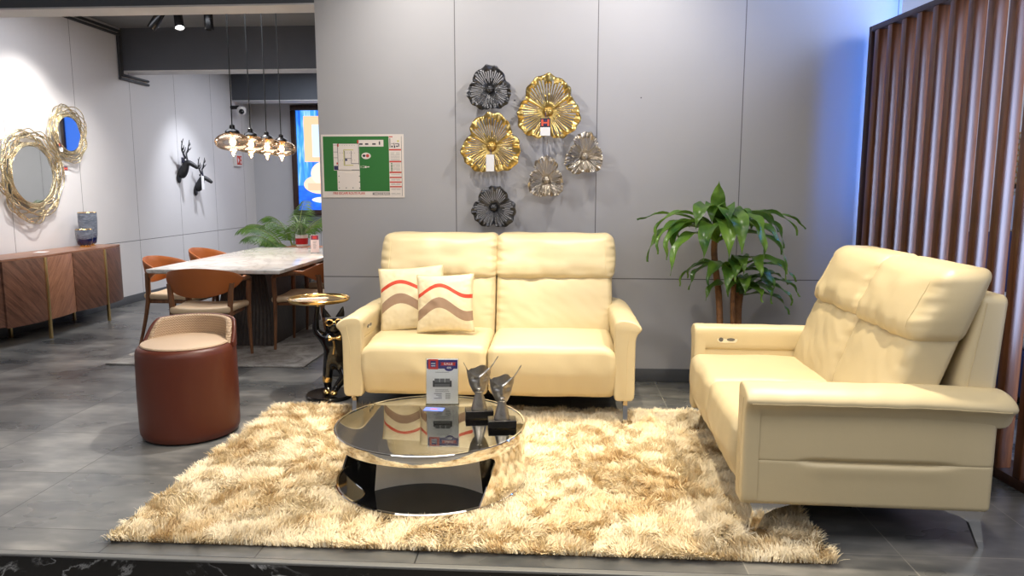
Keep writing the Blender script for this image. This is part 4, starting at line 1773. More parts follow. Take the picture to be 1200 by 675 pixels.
def strap_leaf(mb, base, az, length, rise, droop, width, seed, wav=1.0, curl=0.0):
    """long strap leaf that rises, arches over and hangs, with a wavy margin and a folded midrib"""
    rng = random.Random(seed)
    n = 22
    p = Vector(base)
    el = rise
    step = length / n
    rows = []
    a = az
    for i in range(n + 1):
        t = i / n
        d = Vector((math.cos(a) * math.cos(el), math.sin(a) * math.cos(el), math.sin(el)))
        sidev = Vector((-math.sin(a), math.cos(a), 0))
        up = sidev.cross(d) * -1
        w_ = 1.75 * width * (0.32 + 0.68 * smooth01(t / 0.35)) * (1 - smooth01((t - 0.55) / 0.47) ** 1.2) + 0.0015
        tw = curl * t
        s2 = sidev * math.cos(tw) + up * math.sin(tw)
        u2 = up * math.cos(tw) - sidev * math.sin(tw)
        row = []
        for k in range(5):
            q = (k - 2) / 2
            wav_ = 0.010 * wav * abs(q) * math.sin(t * 21 + seed + (1.2 if q > 0 else 0)) * (0.3 + t)
            row.append(p + s2 * (q * w_) + u2 * (abs(q) ** 1.3 * w_ * 0.38 + wav_))
        rows.append(row)
        p = p + d * step
        el -= droop / n * (0.35 + 1.3 * t)
        el = max(el, -1.5)
        a += rng.uniform(-0.03, 0.03)
    vs = [q for r_ in rows for q in r_]
    fs = []
    for i in range(n):
        for k in range(4):
            fs.append((i * 5 + k, i * 5 + k + 1, (i + 1) * 5 + k + 1, (i + 1) * 5 + k))
    mb.add(vs, fs)


plant = thing('dracaena_plant', 'tall potted dracaena with long drooping leaves in the corner behind the sofas', 'potted plant', (1.12, 4.86, 0))
PL = Vector((1.12, 4.86, 0))
mb = MB()
lathe(mb, [(0.0, 0.0), (0.115, 0.0), (0.122, 0.006), (0.148, 0.25), (0.156, 0.265), (0.156, 0.28), (0.146, 0.28), (0.142, 0.255), (0.0, 0.25)], 36)
mb.build('pot', plain('dark plastic pot', srgb(52, 48, 46), 0.5), plant)
mb = MB()
lathe(mb, [(0.0, 0.262), (0.08, 0.262), (0.141, 0.256), (0.141, 0.25), (0.0, 0.25)], 24)
mb.build('soil', plain('potting soil', srgb(58, 44, 34), 0.95, var=0.3, vscale=40, bump=0.8), plant)
crowns = []
for (pts, r_, nm) in (([(-0.02, 0, 0.255), (-0.035, 0.0, 0.45), (-0.055, 0.0, 0.70), (-0.095, 0.0, 0.98), (-0.085, -0.01, 1.165)], 0.0225, 'cane'),
                      ([(0.07, 0.02, 0.255), (0.082, 0.03, 0.45), (0.078, 0.02, 0.60), (0.085, 0.01, 0.72)], 0.030, 'cane'),
                      ([(0.025, -0.03, 0.255), (0.04, -0.03, 0.45), (0.03, -0.04, 0.66), (0.035, -0.04, 0.86)], 0.018, 'cane')):
    mb = MB()
    cp = catmull(pts, 14)
    rr = [r_ * (1 - 0.12 * i / len(cp)) * (1 + 0.05 * (i % 2)) for i in range(len(cp))]
    tube(mb, cp, rr, 12)
    mb.build(nm, M_bark, plant)
    crowns.append(Vector(pts[-1]))

# (azimuth deg: 0 = right, 90 = to the wall, 180 = left, 270 = to the camera; length, rise, droop, half width)
top_leaves = [(262, 0.27, 86, 14, 0.026), (172, 0.42, 30, 60, 0.013), (186, 0.46, 26, 128, 0.024), (202, 0.46, 42, 145, 0.026), (215, 0.42, 48, 155, 0.032), (240, 0.36, 60, 165, 0.034),
              (268, 0.36, 62, 150, 0.034), (286, 0.38, 66, 165, 0.034), (305, 0.42, 58, 160, 0.032), (330, 0.42, 44, 140, 0.030), (350, 0.46, 34, 105, 0.017), (8, 0.50, 30, 75, 0.014),
              (20, 0.44, 46, 120, 0.024), (342, 0.40, 60, 165, 0.032), (195, 0.30, 66, 165, 0.030), (255, 0.30, 74, 185, 0.032), (318, 0.30, 72, 185, 0.030), (60, 0.30, 60, 100, 0.022), (135, 0.32, 60, 110, 0.022), (225, 0.50, 28, 130, 0.022), (278, 0.46, 40, 165, 0.034), (300, 0.46, 34, 150, 0.030), (212, 0.46, 36, 150, 0.030), (248, 0.44, 44, 165, 0.034), (325, 0.48, 30, 140, 0.028), (268, 0.42, 28, 140, 0.032), (190, 0.44, 44, 150, 0.024), (350, 0.44, 44, 150, 0.024), (90, 0.40, 40, 120, 0.024)]
mb = MB()
for i, (a, L, e, dr, w_) in enumerate(top_leaves):
    strap_leaf(mb, crowns[0] + Vector((0, 0, 0.0 if i == 0 else -0.02 - 0.026 * (i % 5))), R(a), L * (1.05 if i == 0 else 1.3 if not 45 < a < 150 else 0.85), R(e), R(dr * (1.0 if i == 0 else 1.08)), w_, i * 1.7 + 3, 1.0, 0.25 * math.sin(i * 2.3))
mb.build('foliage', M_leaf, plant, sharp=None)
low1 = [(350, 0.36, 40, 120, 0.020), (15, 0.34, 55, 130, 0.018), (330, 0.34, 42, 135, 0.022), (300, 0.30, 55, 160, 0.026), (270, 0.28, 66, 180, 0.026), (240, 0.28, 60, 165, 0.024), (210, 0.30, 50, 150, 0.020), (60, 0.2, 70, 90, 0.02), (318, 0.26, 70, 185, 0.024), (285, 0.26, 40, 120, 0.026), (345, 0.30, 20, 110, 0.020)]
mb = MB()
for i, (a, L, e, dr, w_) in enumerate(low1):
    strap_leaf(mb, crowns[1] + Vector((0, 0, -0.015 - 0.012 * (i % 4))), R(a), L * 1.25, R(e), R(dr), w_, i * 2.1 + 60, 1.0, 0.3 * math.sin(i * 1.9))
mb.build('foliage', M_leaf, plant, sharp=None)
low2 = [(185, 0.36, 30, 125, 0.020), (205, 0.36, 35, 140, 0.022), (230, 0.34, 48, 160, 0.026), (262, 0.30, 60, 170, 0.028), (292, 0.32, 58, 175, 0.028), (325, 0.36, 50, 150, 0.026), (352, 0.36, 38, 120, 0.020), (170, 0.32, 50, 150, 0.018), (245, 0.30, 30, 130, 0.026), (310, 0.28, 30, 130, 0.026), (275, 0.30, 75, 195, 0.026)]
mb = MB()
for i, (a, L, e, dr, w_) in enumerate(low2):
    strap_leaf(mb, crowns[2] + Vector((0, 0, -0.015 - 0.012 * (i % 4))), R(a), L * 1.25, R(e), R(dr), w_, i * 2.7 + 90, 1.0, 0.3 * math.sin(i * 1.3 + 1))
mb.build('foliage', M_leaf, plant, sharp=None)

# ------------------------------------------------------------------ SLATTED WOOD SCREEN
M_walnut = wood('stained pine slats', srgb(60, 34, 20), srgb(122, 74, 42), 0.31, (16, 16, 0.9), contrast=(0.32, 0.68), coat=0.45)
M_walnut.node_tree.nodes['Principled BSDF'].inputs['Coat Roughness'].default_value = 0.22
M_darkwood = wood('dark stained frame', srgb(40, 26, 22), srgb(74, 50, 42), 0.35, (14, 14, 1.0))
S0 = Vector((1.985, 5.0, 0))           # far end, beside the grey wall
SDIR = Vector((0.1, -1, 0)).normalized()
screen = thing('slat_screen', 'dark wood slatted screen standing behind the smaller sofa', 'screen', S0, math.atan2(SDIR.y, SDIR.x))
# local x runs along the screen towards the camera, local y points away from the lounge
SH = 2.428
LEN = 2.44
mb = MB()
rbox(mb, (0.035, 0.16, SH), (0.0175, 0.08, SH / 2), r=0.003, k=1)
mb.build('end_post', M_darkwood, screen)
mb = MB()
rbox(mb, (0.045, 0.16, SH), (LEN, 0.08, SH / 2), r=0.003, k=1)
mb.build('end_post', M_darkwood, screen)
mb = MB()
rbox(mb, (LEN - 0.06, 0.16, 0.035), (LEN / 2, 0.08, SH - 0.0175), r=0.003, k=1)
mb.build('top_rail', M_darkwood, screen)
mb = MB()
rbox(mb, (LEN - 0.06, 0.16, 0.05), (LEN / 2, 0.08, 0.025), r=0.003, k=1)
mb.build('bottom_rail', M_darkwood, screen)
k = 0
x = 0.062
while x < LEN - 0.08:
    mb = MB()
    rbox(mb, (0.050, 0.070, SH - 0.085), (0, 0, 0), r=0.003, k=1)
    o = mb.build('slat', M_walnut, screen, loc=(x + 0.031, 0.038, SH / 2 + 0.0075))
    x += 0.152
    k += 1

# ------------------------------------------------------------------ WHAT SHOWS BETWEEN THE SLATS
M_bedblue = plain('navy bed cloth', srgb(40, 52, 92), 0.8)
M_sheet = plain('white bed linen', srgb(226, 224, 220), 0.8)
bed = thing('bed', 'bed with navy base and white mattress seen between the slats of the screen', 'bed', (3.75, 5.05, 0))
mb = MB()
rbox(mb, (1.7, 2.0, 0.30), (0, 0, 0.23), r=0.03, k=2)
mb.build('base', M_bedblue, bed)
mb = MB()
rbox(mb, (1.66, 1.96, 0.20), (0, 0, 0.48), r=0.07, n=(4, 4, 1), k=4)
mb.build('mattress', M_sheet, bed)
mb = MB()
rbox(mb, (1.8, 0.10, 1.05), (0, 1.06, 0.525), r=0.04, k=3)
mb.build('headboard', M_bedblue, bed)
for sx in (-1, 1):
    for sy in (-1, 1):
        mb = MB()
        lathe(mb, [(0.02, 0.0), (0.03, 0.09)], 12, c=(sx * 0.78, sy * 0.92, 0))
        mb.build('leg', M_blackwood, bed)


def framed_picture(label, x, z, w_, h, fr, mfr, mart, group=None):
    root = thing('picture_frame', label, 'picture', (x, 6.298, z), 0, group)
    mb = MB()
    for (sx, sz, cx, cz) in ((w_, fr, 0, h / 2 - fr / 2), (w_, fr, 0, -h / 2 + fr / 2), (fr, h - 2 * fr, -w_ / 2 + fr / 2, 0), (fr, h - 2 * fr, w_ / 2 - fr / 2, 0)):
        rbox(mb, (sx, 0.03, sz), (cx, -0.016, cz), r=0.004, k=1)
    mb.build('frame', mfr, root)
    mb = MB()
    box(mb, (w_ - 2 * fr, 0.008, h - 2 * fr), (0, -0.006, 0))
    mb.build('picture', mart, root)
    return root


framed_picture('large black framed pale picture seen through the right end of the slat screen', 3.98, 1.92, 0.62, 1.05, 0.035, M_blackwood, plain('pale print', srgb(210, 205, 196), 0.6, var=0.15, vscale=3))
framed_picture('small silver framed picture low on the wall behind the slat screen', 3.79, 1.20, 0.26, 0.34, 0.03, M_chrome, plain('grey print paper', srgb(170, 176, 186), 0.5, var=0.2, vscale=5))
mb = MB()
for i in range(9):
    tube(mb, [(3.74 + 0.018 * (i % 2) + 0.014 * math.cos(2 * PI * k / 14), 6.27, 1.82 - i * 0.045 + 0.026 * math.sin(2 * PI * k / 14)) for k in range(14)], 0.006, 6, closed=True)
tag(mb.build('wall_chain', M_gold), 'gold chain ornament hanging on the wall behind the slat screen', 'wall decoration')

# blue glow on the wall: unseen lit tube, added behind the screen's far end
M_tube = emit('blue lamp tube', (0.01, 0.22, 1.0, 1), 60.0)
lampo = thing('added_light_tube', 'added blue light tube hidden behind the far end of the slat screen', 'lamp', (2.36, 4.905, 0))
mb = MB()
lathe(mb, [(0.0, 0.0), (0.06, 0.0), (0.06, 0.012), (0.015, 0.02), (0.015, 1.2), (0.0, 1.2)], 20)
mb.build('stand', M_blackwood, lampo)
mb = MB()
lathe(mb, [(0.0, 1.2), (0.016, 1.2), (0.016, 2.9), (0.0, 2.9)], 16)
mb.build('tube', M_tube, lampo)
# ------------------------------------------------------------------ SIDEBOARD ON THE LEFT WALL
def veneer(name, ang, lo, hi):
    return wood(name, lo, hi, 0.38, (1.5, 15, 1.5), (R(ang), 0, 0), (0.28, 0.72), 0.1, 2.2)


M_ven_a = veneer('walnut veneer slanting up', 40, srgb(108, 68, 48), srgb(190, 136, 104))
M_ven_b = veneer('walnut veneer slanting down', -42, srgb(58, 37, 30), srgb(140, 98, 78))
M_ven_top = wood('walnut top', srgb(122, 84, 66), srgb(168, 124, 100), 0.35, (20, 2, 10), contrast=(0.3, 0.7))
M_brass = plain('brushed brass', (0.70, 0.50, 0.22, 1), 0.3, 1.0)
sb = thing('sideboard', 'walnut sideboard with four angled veneered doors and brass legs against the left wall', 'sideboard', (-5.0, 6.80, 0))
# plan outline in world y, front depth measured to the right (+x); doors fold in and out
ys = [5.86, 5.95, 6.40, 6.855, 7.305, 7.71]
xs = [-4.93, -4.825, -4.765, -4.815, -4.775, -4.855]
zb, zt = 0.175, 0.782
mb = MB()
poly = [(-5.20, 5.83), (-4.95, 5.83)] + [(x - 0.008, y) for x, y in zip(xs[1:], ys[1:])] + [(-5.20, 7.72)]
poly = [(x + 5.0, y - 6.80) for x, y in poly]
prism(mb, poly, zb + 0.012, zt - 0.016)
mb.build('carcass', M_ven_b, sb)
mb = MB()
poly2 = [(-5.205, 5.82), (-4.945, 5.82)] + [(x + 0.014, y) for x, y in zip(xs[1:], ys[1:])] + [(-4.86, 7.728), (-5.205, 7.728)]
prism(mb, [(x + 5.0, y - 6.80) for x, y in poly2], zt - 0.018, zt)
mb.build('top', M_ven_top, sb)
for i in range(1, 5):
    p, q = Vector((xs[i] + 5.0, ys[i] - 6.8, 0)), Vector((xs[i + 1] + 5.0, ys[i + 1] - 6.8, 0))
    d = (q - p).normalized()
    nrm = Vector((d.y, -d.x, 0))
    L = (q - p).length - 0.008
    mb = MB()

    def f_door(pt, L=L):
        x, y, z = pt
        return (x, y - 0.018 * (1 - (2 * x / L) ** 2), z)
    Mx = Matrix((( d.x, -nrm.x, 0, (p.x + q.x) / 2), (d.y, -nrm.y, 0, (p.y + q.y) / 2), (0, 0, 1, (zb + zt - 0.018) / 2), (0, 0, 0, 1)))
    rbox(mb, (L, 0.02, zt - zb - 0.022), (0, -0.004, 0), r=0.003, n=(12, 1, 1), k=1, fn=f_door, M=Mx)
    mb.build('door', M_ven_a if i == 2 else M_ven_b, sb)
mb = MB()
rbox(mb, (0.02, 0.11, zt - zb - 0.022), (0.115, 5.895 - 6.80, (zb + zt - 0.018) / 2), r=0.003, k=1, M=Matrix.Identity(4))
mb.build('corner_panel', M_ven_b, sb)
for (x, y, full) in ((xs[2] + 0.012, ys[2], True), (xs[4] + 0.012, ys[4], True), (-4.90, 5.90, False), (-5.15, 6.40, False), (-5.15, 7.305, False)):
    mb = MB()
    rbox(mb, (0.026, 0.026, zt - 0.02 if full else zb + 0.012), (x + 5.0, y - 6.80, (zt - 0.02 if full else zb + 0.012) / 2), r=0.003, k=1)
    mb.build('leg', M_brass, sb)

# blue glass vases
def vase_glass():
    t = NT('blue glass with marbled upper part')
    c = t.n('ShaderNodeTexCoord')
    s = t.n('ShaderNodeSeparateXYZ')
    t.l(c.outputs['Object'], s.inputs[0])
    v = t.coord((1, 1, 3))
    f = t.noise(v, 13, 5, 0.6, 1.0)
    h = t.math('ADD', s.outputs[2], t.math('MULTIPLY', t.math('SUBTRACT', f, 0.5), 0.06))
    up = t.ramp(h, [(0.088, (0, 0, 0)), (0.10, (1, 1, 1))])
    tex = t.ramp(f, [(0.3, srgb(62, 74, 96)), (0.7, srgb(142, 150, 164))])
    t.base(t.mix(up, srgb(12, 22, 74), tex))
    t.l(t.math('ADD', 0.06, t.math('MULTIPLY', up, 0.4)), t.b.inputs['Roughness'])
    t.setp(spec=0.7, coat=0.3)
    return t.m


M_vase = vase_glass()


def vase(label, x, y, h, r_):
    root = thing('glass_vase', label, 'vase', (x, y, zt), 0, 'blue glass vases on the sideboard')
    f0 = 0.020
    mb = MB()
    lathe(mb, [(0.0, f0), (r_ * 0.62, f0), (r_ * 0.78, f0 + 0.012), (r_ * 0.92, f0 + 0.3 * h), (r_, f0 + 0.72 * h), (r_ * 0.99, f0 + h), (r_ * 0.94, f0 + h), (r_ * 0.94, f0 + 0.7 * h), (r_ * 0.7, f0 + 0.03), (0.0, f0 + 0.025)], 40)
    mb.build('bowl', M_vase, root)
    mb = MB()
    lathe(mb, [(r_ * 0.985, f0 + h - 0.001), (r_ * 1.0, f0 + h + 0.002), (r_ * 0.97, f0 + h + 0.006), (r_ * 0.93, f0 + h + 0.002)], 40, closed=True)
    mb.build('gold_rim', M_gold, root)
    mb = MB()
    lathe(mb, [(0.0, 0.0), (r_ * 0.66, 0.0), (r_ * 0.66, 0.008), (r_ * 0.5, 0.014), (r_ * 0.6, f0 + 0.002), (0.0, f0 + 0.002)], 32)
    mb.build('foot', M_gold, root)
    return root


vase('shorter blue glass vase with gold rim, nearer end of the pair on the sideboard', -4.985, 7.33, 0.165, 0.083)
vase('taller blue glass vase with gold rim behind the shorter one on the sideboard', -5.07, 7.53, 0.335, 0.092)

mb = MB()
rbox(mb, (0.10, 0.14, 0.002), (0, 0, 0.001), r=0.0005, k=1)
o = mb.build('paper_slip', M_paper, None, loc=(-5.02, 6.72, zt), rot=(0, 0, R(20)))
tag(o, 'white paper slip lying on top of the walnut sideboard', 'paper')

# ------------------------------------------------------------------ WIRE-FRAMED MIRRORS
M_mirror = plain('mirror glass', (0.80, 0.82, 0.81, 1), 0.02, 1.0, var=0.0)


def bead_gold():
    t = NT('beaded gold wire')
    v = t.coord()
    vo = t.n('ShaderNodeTexVoronoi')
    vo.inputs['Scale'].default_value = 95
    t.l(v, vo.inputs['Vector'])
    t.base(t.ramp(vo.outputs['Distance'], [(0.1, (0.95, 0.87, 0.66, 1)), (0.6, (0.62, 0.50, 0.30, 1))]))
    t.setp(0.26, 1.0)
    t.bump(vo.outputs['Distance'], 0.8, 0.006)
    return t.m


M_bead = bead_gold()


def wire_mirror(label, y, z, rg, ro, seed, n):
    root = thing('wall_mirror', label, 'mirror', (-5.23, y, z), 0, 'gold wire mirrors on the left wall')
    rng = random.Random(seed)
    M = rotm(0, R(90), 0)
    mb = MB()
    lathe(mb, [(0.0, 0.012), (rg, 0.012), (rg, 0.050), (rg - 0.01, 0.056), (0.0, 0.056)], 64, M=M)
    mb.build('glass', M_mirror, root, sharp=20)
    mb = MB()
    for k in range(3):
        tube(mb, [M @ Vector(((rg + 0.004 + 0.011 * k) * math.cos(a), (rg + 0.004 + 0.011 * k) * math.sin(a), 0.060 - 0.006 * k + 0.004 * math.sin(a * 7 + k))) for a in [2 * PI * i / 90 for i in range(90)]], 0.0075, 7, closed=True)
    mb.build('inner_ring', M_bead, root)
    mb = MB()
    for k in range(n):
        q = k / (n - 1)
        r0 = lerp(rg * 1.10, ro * 0.94, q ** 0.9)
        a1, a2, a3 = rng.uniform(0.035, 0.07), rng.uniform(0.025, 0.055), rng.uniform(0.015, 0.03)
        p1, p2, p3 = (rng.uniform(0, 6.28) for _ in range(3))
        m1, m2, m3 = rng.choice((2, 3, 4)), rng.choice((5, 6, 7)), rng.choice((8, 9, 11))
        pts = []
        for i in range(120):
            a = 2 * PI * i / 120
            rr = r0 * (1 + a1 * math.sin(m1 * a + p1) + a2 * math.sin(m2 * a + p2) + a3 * math.sin(m3 * a + p3))
            zz = 0.045 + 0.018 * math.sin(3 * a + p2) + 0.010 * math.sin(7 * a + p1)
            pts.append(M @ Vector((rr * math.cos(a), rr * math.sin(a), zz)))
        tube(mb, pts, 0.0062 if rg > 0.22 else 0.005, 6, closed=True)
    mb.build('wire_frame', M_bead, root)
    return root


wire_mirror('larger round mirror in a tangled gold wire frame on the left wall above the sideboard', 6.91, 1.53, 0.285, 0.475, 4, 10)
wire_mirror('smaller round mirror in a gold wire frame, higher and further along the left wall', 7.50, 1.965, 0.185, 0.320, 9, 8)
price_tag('small navy and white tag hanging between the two wire mirrors', -5.165, 7.335, 1.86, 0.06, 0.085, True, 0, True)
price_tag('small navy and white tag hanging under the smaller wire mirror', -5.19, 7.42, 1.625, 0.06, 0.085, True, 0, True)

# ------------------------------------------------------------------ STAG HEADS
M_stag = plain('matt black cast metal', srgb(26, 26, 30), 0.45)


def stag(label, y, z, sc_, yaw):
    root = thing('stag_head', label, 'wall decoration', (-5.23, y, z), yaw, 'black stag heads on the left wall')
    # local +x away from the wall; head turned along -y/+y by yaw
    V = [(0.02, 0, -0.10), (0.06, 0, -0.02), (0.10, 0, 0.07), (0.13, 0, 0.13), (0.20, 0, 0.085), (0.265, 0, 0.035)]
    E_ = [(i, i + 1) for i in range(5)]
    Rr = [0.050, 0.072, 0.056, 0.052, 0.036, 0.024]
    V = [tuple(c * sc_ for c in v) for v in V]
    skin('head', V, E_, [r_ * sc_ for r_ in Rr], M_stag, root, 2)
    mb = MB()
    lathe(mb, [(0.0, 0.0), (0.072 * sc_, 0.0), (0.072 * sc_, 0.012), (0.06 * sc_, 0.02), (0.0, 0.02)], 24, M=Matrix.Translation((0, 0, -0.09 * sc_)) @ rotm(0, R(90), 0))
    mb.build('wall_plate', M_stag, root)
    for sy in (-1, 1):
        mb = MB()
        sphere(mb, 0.03 * sc_, (0.105 * sc_, sy * 0.078 * sc_, 0.155 * sc_), (0.35, 1.35, 0.6), 12, 8)
        mb.build('ear', M_stag, root)
        mb = MB()
        a = catmull([(0.115, sy * 0.03, 0.17), (0.10, sy * 0.075, 0.24), (0.10, sy * 0.135, 0.29), (0.115, sy * 0.155, 0.37), (0.13, sy * 0.14, 0.43)], 6)
        tube(mb, [p * sc_ for p in a], [lerp(0.013, 0.004, i / (len(a) - 1)) * sc_ for i in range(len(a))], 8)
        for (b, e) in (((0.10, sy * 0.08, 0.245), (0.135, sy * 0.075, 0.32)), ((0.10, sy * 0.130, 0.285), (0.14, sy * 0.17, 0.33)), ((0.11, sy * 0.153, 0.345), (0.12, sy * 0.205, 0.40)), ((0.105, sy * 0.115, 0.275), (0.12, sy * 0.10, 0.345))):
            b, e = Vector(b) * sc_, Vector(e) * sc_
            m_ = (b + e) / 2 + Vector((0.008, sy * 0.008, -0.004)) * sc_
            tube(mb, [b, m_, e], [0.009 * sc_, 0.007 * sc_, 0.003 * sc_], 7)
        mb.build('antler', M_stag, root)
    return root


stag('upper left black stag head mounted on the left wall', 9.78, 1.63, 1.0, R(12))
stag('lower right black stag head mounted on the left wall', 10.22, 1.44, 0.92, R(12))
price_tag('white tag with dark printed head hanging from the upper stag antlers', -5.16, 9.80, 1.815, 0.10, 0.15, True, 0, True, False)
price_tag('plain white tag hanging beside the lower stag head', -5.06, 10.12, 1.57, 0.075, 0.19, False, 0, True)

# red and white alarm box, camera
al = thing('alarm_call_point', 'small white box with a red panel on the left wall beneath the pendants', 'alarm box', (-5.232, 11.62, 1.845))
mb = MB()
rbox(mb, (0.05, 0.24, 0.20), (0.025, 0, 0), r=0.008, k=2)
mb.build('box', plain('white plastic', srgb(226, 222, 220), 0.5), al)
mb = MB()
rbox(mb, (0.006, 0.17, 0.14), (0.053, 0, 0), r=0.002, k=1)
mb.build('red_panel', plain('red plastic', srgb(204, 62, 44), 0.45), al)
mb = MB()
M = Matrix(((0, 0, 1, 0.057), (1, 0, 0, 0), (0, 1, 0, 0), (0, 0, 0, 1)))
mb.add([(-0.065, 0.05, 0), (-0.065, -0.05, 0), (-0.01, 0.0, 0)], [(0, 1, 2)], 0, M)
rect(mb, 0.03, -0.05, 0.06, -0.01, M)
rect(mb, 0.03, 0.01, 0.06, 0.05, M)
mb.build('white_marks', M_paper, al)
cc = thing('security_camera', 'white dome security camera mounted under the far grey beam on the left wall', 'camera', (-5.058, 11.52, 2.62))
mb = MB()
rbox(mb, (0.13, 0.13, 0.13), (0, 0, 0), r=0.05, n=(2, 2, 2), k=4)
mb.build('housing', MATS['white plastic'], cc)
mb = MB()
sphere(mb, 0.042, (0.02, -0.048, -0.02), (1, 1, 1), 18, 12)
mb.build('lens', M_blackgloss, cc)
mb = MB()
tube(mb, [(-0.18, 0.0, 0.05), (-0.04, 0.0, 0.05)], 0.03, 10)
mb.build('bracket', M_blackwood, cc)

# ------------------------------------------------------------------ LIGHT BOX POSTER ON THE FAR WALL
def poster_mat():
    t = NT('lit poster of an armchair in a blue room')
    c = t.n('ShaderNodeTexCoord')
    s = t.n('ShaderNodeSeparateXYZ')
    t.l(c.outputs['Object'], s.inputs[0])
    x, z = s.outputs[0], s.outputs[2]
    v = t.coord((1, 1, 0.16))
    stripes = t.ramp(t.noise(v, 9, 3), [(0.36, srgb(24, 92, 214)), (0.52, srgb(70, 160, 250)), (0.66, srgb(190, 224, 255))])
    floor_ = t.ramp(t.noise(t.coord((1, 1, 2)), 3, 3), [(0.4, srgb(14, 84, 210)), (0.75, srgb(40, 130, 245))])
    col = t.mix(t.math('LESS_THAN', z, -0.42), stripes, floor_)

    def boxm(x0, x1, z0, z1):
        a = t.math('MULTIPLY', t.math('GREATER_THAN', x, x0), t.math('LESS_THAN', x, x1))
        b = t.math('MULTIPLY', t.math('GREATER_THAN', z, z0), t.math('LESS_THAN', z, z1))
        return t.math('MULTIPLY', a, b)

    def ell(cx, cz, rx, rz):
        a = t.math('POWER', t.math('DIVIDE', t.math('SUBTRACT', x, cx), rx), 2.0)
        b = t.math('POWER', t.math('DIVIDE', t.math('SUBTRACT', z, cz), rz), 2.0)
        return t.math('LESS_THAN', t.math('ADD', a, b), 1.0)
    col = t.mix(boxm(-0.30, 0.30, -0.02, 0.74), col, srgb(250, 190, 150))
    col = t.mix(boxm(-0.16, 0.30, 0.06, 0.60), col, srgb(200, 226, 248))
    col = t.mix(ell(-0.03, -0.40, 0.30, 0.16), col, srgb(248, 206, 180))
    col = t.mix(ell(0.02, -0.22, 0.22, 0.20), col, srgb(250, 220, 200))
    col = t.mix(boxm(-0.26, 0.30, -0.50, -0.38), col, srgb(240, 186, 156))
    col = t.mix(ell(0.16, -0.66, 0.36, 0.06), col, srgb(235, 238, 250))
    t.base((0.02, 0.02, 0.02, 1))
    t.l(col, t.b.inputs['Emission Color'])
    t.b.inputs['Emission Strength'].default_value = 1.5
    t.setp(0.3)
    return t.m


lb2 = thing('light_box', 'blue lit panel further along the far wall, seen only in the smaller mirror', 'light box', (-2.14, 12.30, 1.86))
mb = MB()
box(mb, (0.62, 0.02, 1.7), (0, -0.04, 0))
mb.build('panel', emit('blue panel light', (0.05, 0.20, 0.9, 1), 1.2), lb2)
mb = MB()
for (sx, sz, cx, cz) in ((0.74, 0.06, 0, 0.88), (0.74, 0.06, 0, -0.88), (0.06, 1.70, -0.34, 0), (0.06, 1.70, 0.34, 0)):
    rbox(mb, (sx, 0.09, sz), (cx, -0.05, cz), r=0.006, k=1)
mb.build('frame', M_darkwood, lb2)
lb = thing('light_box', 'tall lit poster panel with dark frame glowing blue on the far wall', 'light box', (-4.02, 12.30, 1.86))
LBW, LBH = 1.02, 1.83
mb = MB()
box(mb, (LBW - 0.12, 0.02, LBH - 0.16), (0, -0.04, 0))
mb.build('poster', poster_mat(), lb)
mb = MB()
for (sx, sz, cx, cz) in ((LBW, 0.085, 0, LBH / 2 - 0.04), (LBW, 0.085, 0, -LBH / 2 + 0.04), (0.085, LBH - 0.17, -LBW / 2 + 0.042, 0), (0.085, LBH - 0.17, LBW / 2 - 0.042, 0)):
    rbox(mb, (sx, 0.09, sz), (cx, -0.05, cz), r=0.006, k=1)
mb.build('frame', M_darkwood, lb)
mb = MB()
rbox(mb, (1.0, 0.08, 0.16), (0, -0.045, -LBH / 2 - 0.11), r=0.006, k=1)
mb.build('lower_panel', plain('slate paint', srgb(92, 102, 104), 0.6), lb)

# ------------------------------------------------------------------ DINING RUG AND TABLE
def grey_rug():
    t = NT('grey woven rug')
    v = t.coord()
    f = t.noise(v, 5, 6, 0.6, 1.2)
    g = t.noise(v, 120, 2)
    m = t.math('ADD', t.math('MULTIPLY', f, 0.75), t.math('MULTIPLY', g, 0.25))
    t.base(t.ramp(m, [(0.35, srgb(112, 106, 100)), (0.52, srgb(158, 152, 146)), (0.68, srgb(184, 180, 174))]))
    t.bump(g, 0.9, 0.006)
    t.setp(0.9, 0, 0.2)
    return t.m


mb = MB()


def f_rug(p):
    return (p[0], p[1], p[2])


rbox(mb, (1.62, 2.55, 0.014), (-2.80, 6.71, 0.007), r=0.005, n=(8, 8, 1), k=2)
tag(mb.build('dining_rug', grey_rug()), 'thin grey woven rug lying under the dining table', 'rug')


def marble_white():
    t = NT('white veined marble')
    v = t.coord((1, 0.6, 1))
    n1 = t.noise(v, 2.0, 7, 0.6, 1.4)
    a = t.math('ABSOLUTE', t.math('SUBTRACT', n1, 0.5))
    t.base(t.ramp(a, [(0.0, srgb(206, 202, 196)), (0.03, srgb(226, 222, 217)), (0.10, srgb(238, 235, 230))]))
    t.setp(0.12, 0, 0.5)
    return t.m


M_smoke = wood('smoked oak', srgb(30, 24, 20), srgb(70, 56, 46), 0.5, (22, 22, 1.1))
TBX0, TBX1, TBY0, TBY1, TBZ = -3.365, -2.245, 5.68, 7.92, 0.742
dt = thing('dining_table', 'white marble dining table on a flared dark wood pedestal', 'dining table', ((TBX0 + TBX1) / 2, (TBY0 + TBY1) / 2, 0.014))
mb = MB()
W_, L_ = TBX1 - TBX0, TBY1 - TBY0


def f_top(p):
    x, y, z = p
    k = 1 - 0.030 * smooth01(-z / 0.03)          # underside is bevelled in
    return (x * k, y * (1 - 0.015 * smooth01(-z / 0.03)), z)


rbox(mb, (W_, L_, 0.034), (0, 0, TBZ - 0.014 - 0.017), r=0.004, n=(2, 2, 2), k=2, fn=f_top)
mb.build('tabletop', marble_white(), dt)
